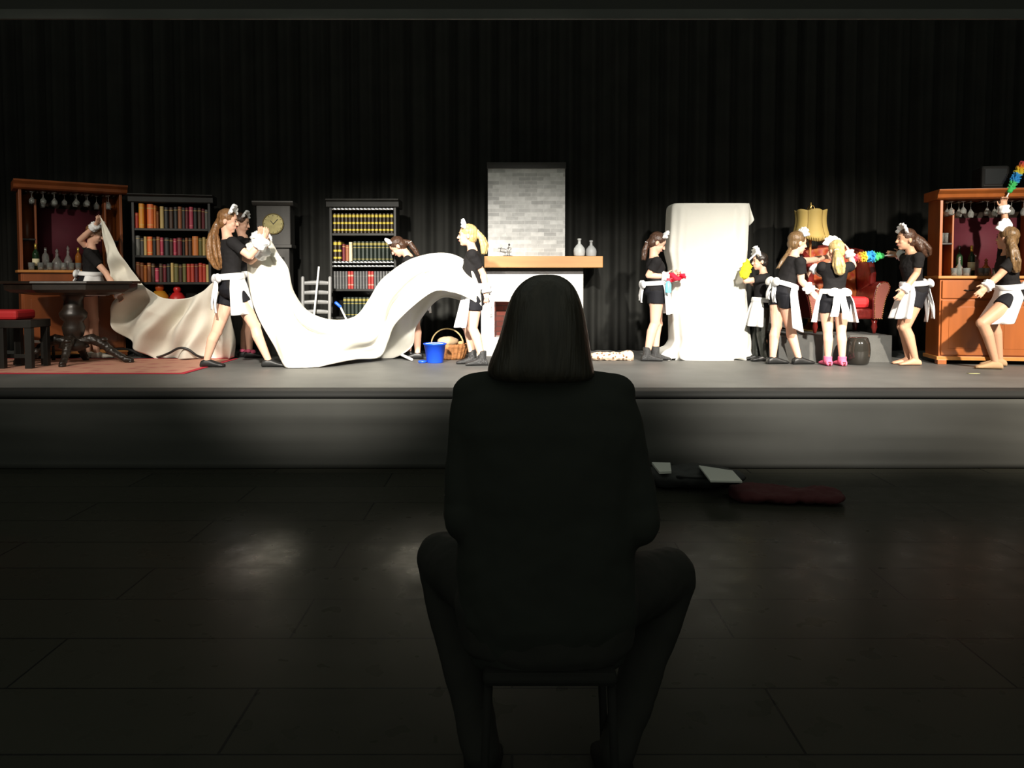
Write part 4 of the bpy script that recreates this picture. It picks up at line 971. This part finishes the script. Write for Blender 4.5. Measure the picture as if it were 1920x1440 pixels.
p9 = person('person seen from behind with a long blond ponytail and pink socks, facing the red armchair', 90, 8.42, (1568, 470), (1566, 491), (1564, 566),
  [(1600, 498, .05), (1592, 474, .08), (1588, 464, .1)], [(1538, 514, .1), (1526, 503, .15), (1520, 508, .18)], [(1577, 622, 0), (1579, 0)], [(1552, 622, 0), (1552, .02)], M_h_blond,
  [(1569, 470, -.09), (1572, 484, -.14), (1573, 498, -.15), (1575, 512, -.14)], [.028, .045, .045, .028], hyaw=100, hpitch=14, k=.94, shoes='pink', apron=.24, apw=110, bowtail=.30, headpiece=1.2)
p10 = person('barefoot person with long brown hair facing the armchair, reaching out with a rainbow duster', 180, 8.52, (1699, 449), (1709, 474), (1713, 552),
  [(1702, 486, .2), (1688, 478, .3), (1678, 477, .3)], [(1719, 512, -.12), (1696, 543, -.16), (1689, 553, -.17)], [(1692, 612, .06), (1703, .08)], [(1697, 614, -.06), (1716, -.06)], M_h_brown,
  [(1712, 445), (1724, 455), (1732, 467), (1737, 478)], [.055, .065, .06, .03], shoes='bare', k=1.0, skin=M_skin2, apron=.26, apw=60, bowtail=.42, cuffs='RL', tailhair=False)
p11 = person('person lunging by the right bar cabinet, one arm stretched up with a rainbow duster', 165, 8.22, (1889, 447), (1889, 476), (1894, 560),
  [(1886, 428, .22), (1882, 390, .22), (1882, 378, .22)], [(1872, 518, -.12), (1850, 537, -.18), (1841, 547, -.2)], [(1862, 604, .12), (1874, .15)], [(1842, 606, -.15), (1866, -.12)], M_h_light,
  [(1895, 450, -.1), (1899, 470, -.15), (1902, 490, -.16), (1905, 508, -.16)], [.05, .05, .045, .025], hyaw=118, hpitch=-8, k=1.04, skin=M_skin2, shoes='tan', apron=.27, apw=110, bowtail=.2, cuffs='RL', headpiece=1.3, handcurl=(70, 20))

# ---------------------------------------------------------------- things they hold
def rainbow(a, b, c, label, r=.055):
    """handle a->b, plume b->c"""
    t = thing('feather_duster', a, 0, label, 'duster'); d = (c-b); L = d.length
    q = d.to_track_quat('Z', 'Y')
    t.rotation_mode = 'QUATERNION'; t.rotation_quaternion = q
    hl = (b-a).length
    MB().cap((0, 0, -.05), (0, 0, hl+.02), .008, .007).build('handle', MATS['white_plastic'], t)
    m = MB(); rnd = random.Random(3); m.cap((0, 0, hl), (0, 0, hl+L), r*.55, r*.5)
    for i in range(170):
        z = hl+L*rnd.random(); an = rnd.random()*6.283; rr = r*(.75+.35*rnd.random())*math.sin(math.pi*min(1, .12+.86*(z-hl)/L))**.35
        m.cone((0, 0, z), (rr*math.cos(an), rr*math.sin(an), z+.025+.02*rnd.random()), .014, .007, 6)
    mt = mat('rainbow_plume', (.5, .5, .5), .9, bump=.4, bs=60)
    if 'rb' not in MATS:
        r_ = bands(mt, 2, [(0, (.04, .42, .10)), (.30, (.05, .45, .12)), (.36, (.02, .22, .55)), (.56, (.02, .25, .60)), (.60, (.60, .55, .04)), (.72, (.75, .45, .03)), (.80, (.72, .16, .03)), (.93, (.6, .05, .1))]); r_.color_ramp.interpolation = 'LINEAR'; MATS['rb'] = 1
    m.build('plume', mt, t)
    return t
rainbow(at(1676, 478, 8.82), at(1654, 484, 8.78), at(1606, 488, 8.72), 'rainbow feather duster held out over the arm of the red armchair', .065)
rainbow(at(1883, 379, 8.44), at(1889, 356, 8.44), at(1914, 305, 8.44), 'rainbow feather duster held high above the right bar cabinet', .05)
# yellow duster, handle pointing up right
yd = thing('duster', at(1398, 507, 8.88), 0, 'bright yellow fluffy duster with a white handle against the draped shape', 'duster')
m = MB(); rnd = random.Random(5); c0 = at(1396, 514, 8.8); c1 = at(1402, 490, 8.82); m.chain([c0, at(1399, 502, 8.8), c1], [.055, .05, .02])
for i in range(60):
    p = c0.lerp(c1, rnd.random()*.8); v = Vector((rnd.gauss(0, 1), rnd.gauss(0, 1), rnd.gauss(0, 1))).normalized(); m.cap(p+v*.03, p+v*.062, .012, .008, 6)
m.build('fluffy_head', mat('yellow_microfibre', (.85, .80, .02), .9), yd, world=True, remesh=.007, sm=1)
MB().cap(c1, at(1419, 474, 8.8), .010, .010).build('handle', MATS['white_plastic'], yd, world=True)
# red cloth
def rc(u, v):
    p = at(1256+30*u-2*v, 524-13*v*(1-.5*u)-3*u+5*(1-v)*(1-u), 8.78+.05*math.sin(u*9+v*4)+.04*v); return p
m = MB().grid(rc, 20, 10)
tag(m.build('red_cloth', mat('red_duster_cloth', (.75, .01, .04), .85), solid=.02, disp=(.05, .03)), 'crumpled bright red cloth pressed against the draped shape', 'cloth')
sb = thing('spray_bottle', at(1253, 549, 8.72), 0, 'light blue spray bottle held by the person with the red cloth', 'bottle')
MB().lathe([(.001, 0), (.030, 0), (.032, .01), (.032, .09), (.02, .12), (.012, .13), (.001, .13)]).build('body', mat('light_blue_liquid', (.18, .62, .80), .3), sb)
MB().box((0.005, 0, .145), (.05, .02, .03)).box((.035, 0, .155), (.02, .012, .012)).build('spray_head', mat('red_plastic', (.6, .02, .04), .4), sb, bevel=.004)

# ================================================================ the sheets
def sheet(name, T, Bm, label, nu=90, nv=40, fold=None, mid=None, extra=None):
    T = [Vector(p) for p in T]; Bm = [Vector(p) for p in Bm]; Mid = [Vector(p) for p in mid] if mid else None
    def fn(u, v):
        a, b = curve(T, u), curve(Bm, u)
        if Mid:
            c = curve(Mid, u); p = a*((1-v)*(1-2*v)) + c*(4*v*(1-v)) + b*(v*(2*v-1))
        else: p = a.lerp(b, v)
        p = p+fold(u, v)
        if p.z < STZ+.006: p.z = STZ+.006+.004*abs(nz(u*20, v*20))
        return p
    m = MB().grid(fn, nu, nv); o = m.build(name, M_sheet, solid=.004); return tag(o, label, 'sheet')
def A_(l): return [at(x, y, Y) for x, y, Y in l]
T = A_([(187, 404, 9.0), (203, 430, 9.0), (222, 470, 9.02), (245, 505, 9.02), (275, 540, 9.0), (305, 558, 8.9), (345, 560, 8.9), (378, 548, 8.85), (400, 528, 8.75), (418, 512, 8.65)])
Bm = A_([(190, 412, 8.99), (198, 470, 9.02), (208, 520, 9.08), (216, 560, 9.1), (220, 610, 9.12), (248, 655, 9.15), (300, 674, 9.12), (360, 674, 9.12), (410, 674, 9.12), (444, 672, 9.15)])
def fold1(u, v):
    w_ = min(1, u*2.2)*min(1, v*3+.15)
    return Vector((.03*math.sin(v*9+u*20)*w_*v, -(.09*math.sin(u*34+1.5*math.sin(v*3))+.05*math.sin(u*61+v*5)+.10*nz(u*4, v*2))*w_, -.02*math.sin(u*30)*v*w_))
sheet('cloth_sheet', T, Bm, 'cream sheet hanging from the raised hand behind the table across to the striding person', 150, 50, fold1)
# right sheet: far hem, crest, near hem
Nr = A_([(462, 470, 8.62), (466, 530, 8.55), (482, 590, 8.42), (512, 645, 8.3), (538, 692, 8.17), (580, 692, 8.2), (620, 683, 8.3), (668, 674, 8.6), (712, 670, 8.85), (728, 640, 8.7), (745, 603, 8.4), (808, 549, 8.2), (848, 548, 8.25), (880, 560, 8.3), (903, 574, 8.38)])
Cr = A_([(480, 447, 8.68), (500, 445, 8.68), (520, 475, 8.65), (541, 502, 8.65), (552, 548, 8.65), (580, 585, 8.62), (625, 600, 8.6), (668, 592, 8.6), (695, 560, 8.6), (720, 520, 8.6), (770, 486, 8.6), (835, 475, 8.6), (880, 495, 8.55), (902, 545, 8.45)])
Fr = A_([(486, 470, 8.85), (498, 480, 8.9), (515, 520, 8.95), (530, 560, 9.0), (545, 620, 9.05), (590, 660, 9.1), (640, 672, 9.15), (690, 674, 9.15), (735, 672, 9.15), (772, 650, 9.0), (782, 610, 8.95), (825, 560, 8.9), (872, 565, 8.85), (902, 570, 8.6)])
def s2():
    def fn(u, v):
        n, c, f = curve(Nr, u), curve(Cr, u), curve(Fr, u)
        if v < .5:
            t = v*2; p = n.lerp(c, t); bulge = math.sin(math.pi*t); 
            p += Vector((0, -.10*bulge - .0, .03*bulge))
        else:
            t = (v-.5)*2; p = c.lerp(f, t); bulge = math.sin(math.pi*t); p += Vector((0, .12*bulge, .0))
        am = 1-abs(2*v-1)**4
        fo = .045*math.sin((u*7+v*5)*3.1)+.03*math.sin(u*30-v*9)+.06*nz(u*6, v*3, 4)+.07*(abs(math.sin(v*10+u*3.5+1.2*nz(u*3, 2)))-.5)*min(1, 4*u)
        def gs(x, c, w_): return math.exp(-((x-c)/w_)**2)
        p += Vector((0, .16*gs(v, .30+.05*math.sin(u*9), .035)*gs(u, .30, .17)+.10*gs(v, .17+.3*(u-.7), .018)*gs(u, .72, .16)+.12*gs(v, .40, .03)*gs(u, .12, .09)+.03*nz(u*14, v*9, 3), 0))
        p += Vector((0, -fo*am, .25*fo*am*(1 if v < .45 else 0)))
        if p.z < STZ+.006: p.z = STZ+.006+.012*abs(nz(u*20, v*20))
        return p
    o = MB().grid(fn, 170, 80).build('cloth_sheet', M_sheet, solid=.004)
    return tag(o, 'large cream sheet billowing across to the blond person by the fireplace', 'sheet')
s2()

# ================================================================ seated person in the foreground
YF = 2.2
fg = thing('person', (at(1025, 1400, YF).x, 2.35, 0), 0, 'seated person in dark jacket with shoulder-length hair seen from behind, watching the stage', 'person')
G = lambda px, py, dy=0: at(px, py, YF+dy)
M_jacket = mat('dark_jacket', (.019, .021, .018), .9, bump=.1, bs=20, spec=.15)
M_fhair = mat('brown_bob_hair', (.025, .021, .015), .45, var=.4, vs=60, stretch=(1, 1, .06), bump=.4, bs=90)
M_jeans = mat('dark_jeans', (.020, .020, .018), .9, spec=.15)
# body (one surface)
b = MB(); X = Vector((1, 0, 0)); Yv = Vector((0, 1, 0))
hc = G(1025, 600, .02)
b.ell(hc, (.076, .096, .112)); b.ell(hc+Vector((0, .04, -.07)), (.056, .06, .07)); b.cap(hc+Vector((0, .10, .01)), hc+Vector((0, .118, -.03)), .009, .014)
b.ell(hc+Vector((0, .065, -.118)), (.026, .026, .022))
for s in (-1, 1): b.ell(hc+Vector((s*.08, 0, -.01)), (.01, .022, .032))
b.chain([G(1022, 720, .03), hc+Vector((0, -.01, -.09))], [.062, .056])
def tor(e=0):
    T_ = [(1235, 150, .13, .04), (1150, 175, .15, .03), (1060, 172, .14, .02), (960, 168, .125, .01), (880, 168, .125, .01), (800, 176, .12, .01), (745, 168, .105, .02), (718, 150, .08, .03), (700, 110, .06, .03), (688, 60, .05, .03)]
    return [(G(1025, y, o), w_/682+e, d+e) for y, w_, d, o in T_]
b.loft([b.ring(c, w_-.02, d-.02, X, Yv, 20) for c, w_, d in tor()])
LA = [G(886, 748, .02), G(871, 958, .0), G(905, 1010, .38)]
RA = [G(1152, 748, .02), G(1198, 968, .0), G(1165, 1010, .38)]
for A in (LA, RA):
    b.cap(A[0]-Vector((0,0,.03)), A[1], .042, .04); b.cap(A[1], A[2], .04, .028)
hand(b, LA[2], Vector((.6, .6, -.1)), Vector((0, 0, 1)), 1.1, 30); hand(b, RA[2], Vector((-.6, .6, -.1)), Vector((0, 0, 1)), 1.1, 30)
LL = [G(945, 1130, .05), G(832, 1048, .42), G(903, 1400, .14)]; RL = [G(1110, 1130, .05), G(1255, 1080, .42), G(1156, 1400, .14)]
for L in (LL, RL):
    L[2].z = .09
    b.cap(L[0], L[1], .08, .058); b.cap(L[1], L[2], .056, .036); foot(b, Vector((L[2].x, L[2].y, .075)), 90, .95)
b.build('body', M_skin2, fg, world=True, remesh=.009, sm=4)
for s in (-1, 1):
    MB().ell(hc+Vector((s*.032, .092, .008)), (.012, .007, .007)).build('eye', M_eye, fg, world=True)
MB().ell(hc+Vector((0, .098, -.072)), (.02, .008, .007)).build('lips', M_lips, fg, world=True)
# jacket
j = MB(); j.loft([j.ring(c, w_, d, X, Yv, 24, .85) for c, w_, d in tor(.0)])
j.cap(G(884, 738, .02), G(960, 722, .02), .056, .05); j.cap(G(1156, 738, .02), G(1085, 722, .02), .056, .05)
for A in (LA, RA):
    s = -1 if A is LA else 1
    j.cap(A[0]+Vector((0, 0, -.02)), A[0].lerp(A[1], .25), .064, .066); j.cap(A[0].lerp(A[1], .2), A[1], .066, .06); j.cap(A[1], A[2].lerp(A[1], .12), .06, .045); j.ell(A[1]+Vector((0, 0, -.01)), (.062, .07, .075))
j.loft([j.ring(G(1025, y, .03), w_/682, .08, X, Yv, 20) for y, w_ in ((760, 120), (720, 105), (700, 80))])
j.build('jacket', M_jacket, fg, world=True, remesh=.01, sm=5, disp=(.12, .016))
# jeans
q = MB(); q.loft([q.ring(G(1025, y, .04), w_/682, d, X, Yv, 20, .8) for y, w_, d in ((1238, 120, .12), (1200, 168, .15), (1120, 180, .15), (1060, 160, .13))])
for L in (LL, RL):
    s = -1 if L is LL else 1
    q.cap(L[0], L[1], .115, .092, 18); q.cap(L[1], L[1].lerp(L[2], .35), .090, .078, 16); q.cap(L[1].lerp(L[2], .3), L[2]+UP*.03, .078, .058, 16)
q.build('trousers', M_jeans, fg, world=True, remesh=.011, sm=5, disp=(.1, .015))
for L in (LL, RL):
    m = MB(); foot(m, Vector((L[2].x, L[2].y, .082)), 90, 1.15, .016); m.build('shoe', mat('matt_dark_shoe', (.014, .014, .013), 1, spec=.02), fg, world=True, remesh=.01, sm=2)
# hair: shoulder-length bob, flaring to the shoulders
m = MB(); rs = []
for y, l, r, d in [(514.5, 1012, 1038, .02), (517, 1000, 1050, .045), (524, 985, 1064, .07), (537, 970, 1077, .085), (555, 958, 1086, .098), (580, 949, 1094, .105), (605, 943, 1099, .108), (630, 937, 1103, .105), (655, 927, 1107, .10), (675, 918, 1110, .098), (690, 913, 1113, .096), (705, 914, 1116, .09), (715, 930, 1108, .075)]:
    c = (l+r)/2; rs.append(m.ring(G(c, y, .0), (r-l)/2/682, d, X, Yv, 48, .92))
# fine strand ridges and centre parting
import itertools
for i, rg_ in enumerate(rs):
    cc = sum(rg_, Vector())/len(rg_)
    for jn in range(len(rg_)):
        v_ = rg_[jn]-cc; a = math.atan2(v_.y, v_.x)
        k = 1+.010*math.sin(a*23+i*.15)+.008*math.sin(a*41)
        if i < 4: k -= .05*math.exp(-((a+math.pi/2)/.10)**2)
        rg_[jn] = cc+v_*k
m.loft(rs)
ho = m.build('hair', M_fhair, fg, world=True, sub=1)
# stool
stl = thing('stool', (G(1028, 1250).x, 2.24, 0), 0, 'dark low stool under the seated person in the foreground', 'stool')
zs = G(1028, 1250).z
MB().b2(-.18, .18, -.16, .17, zs-.0, zs+.035).build('seat', mat('matt_black_stool', (.014, .014, .013), .9, spec=.1), stl, bevel=.014)
for x in (-1, 1):
    for y in (-1, 1): MB().cone((x*.185, y*.15, 0), (x*.165, y*.13, zs), .012, .012).build('leg', mat('matt_black_stool', (.014, .014, .013), .9, spec=.1), stl)
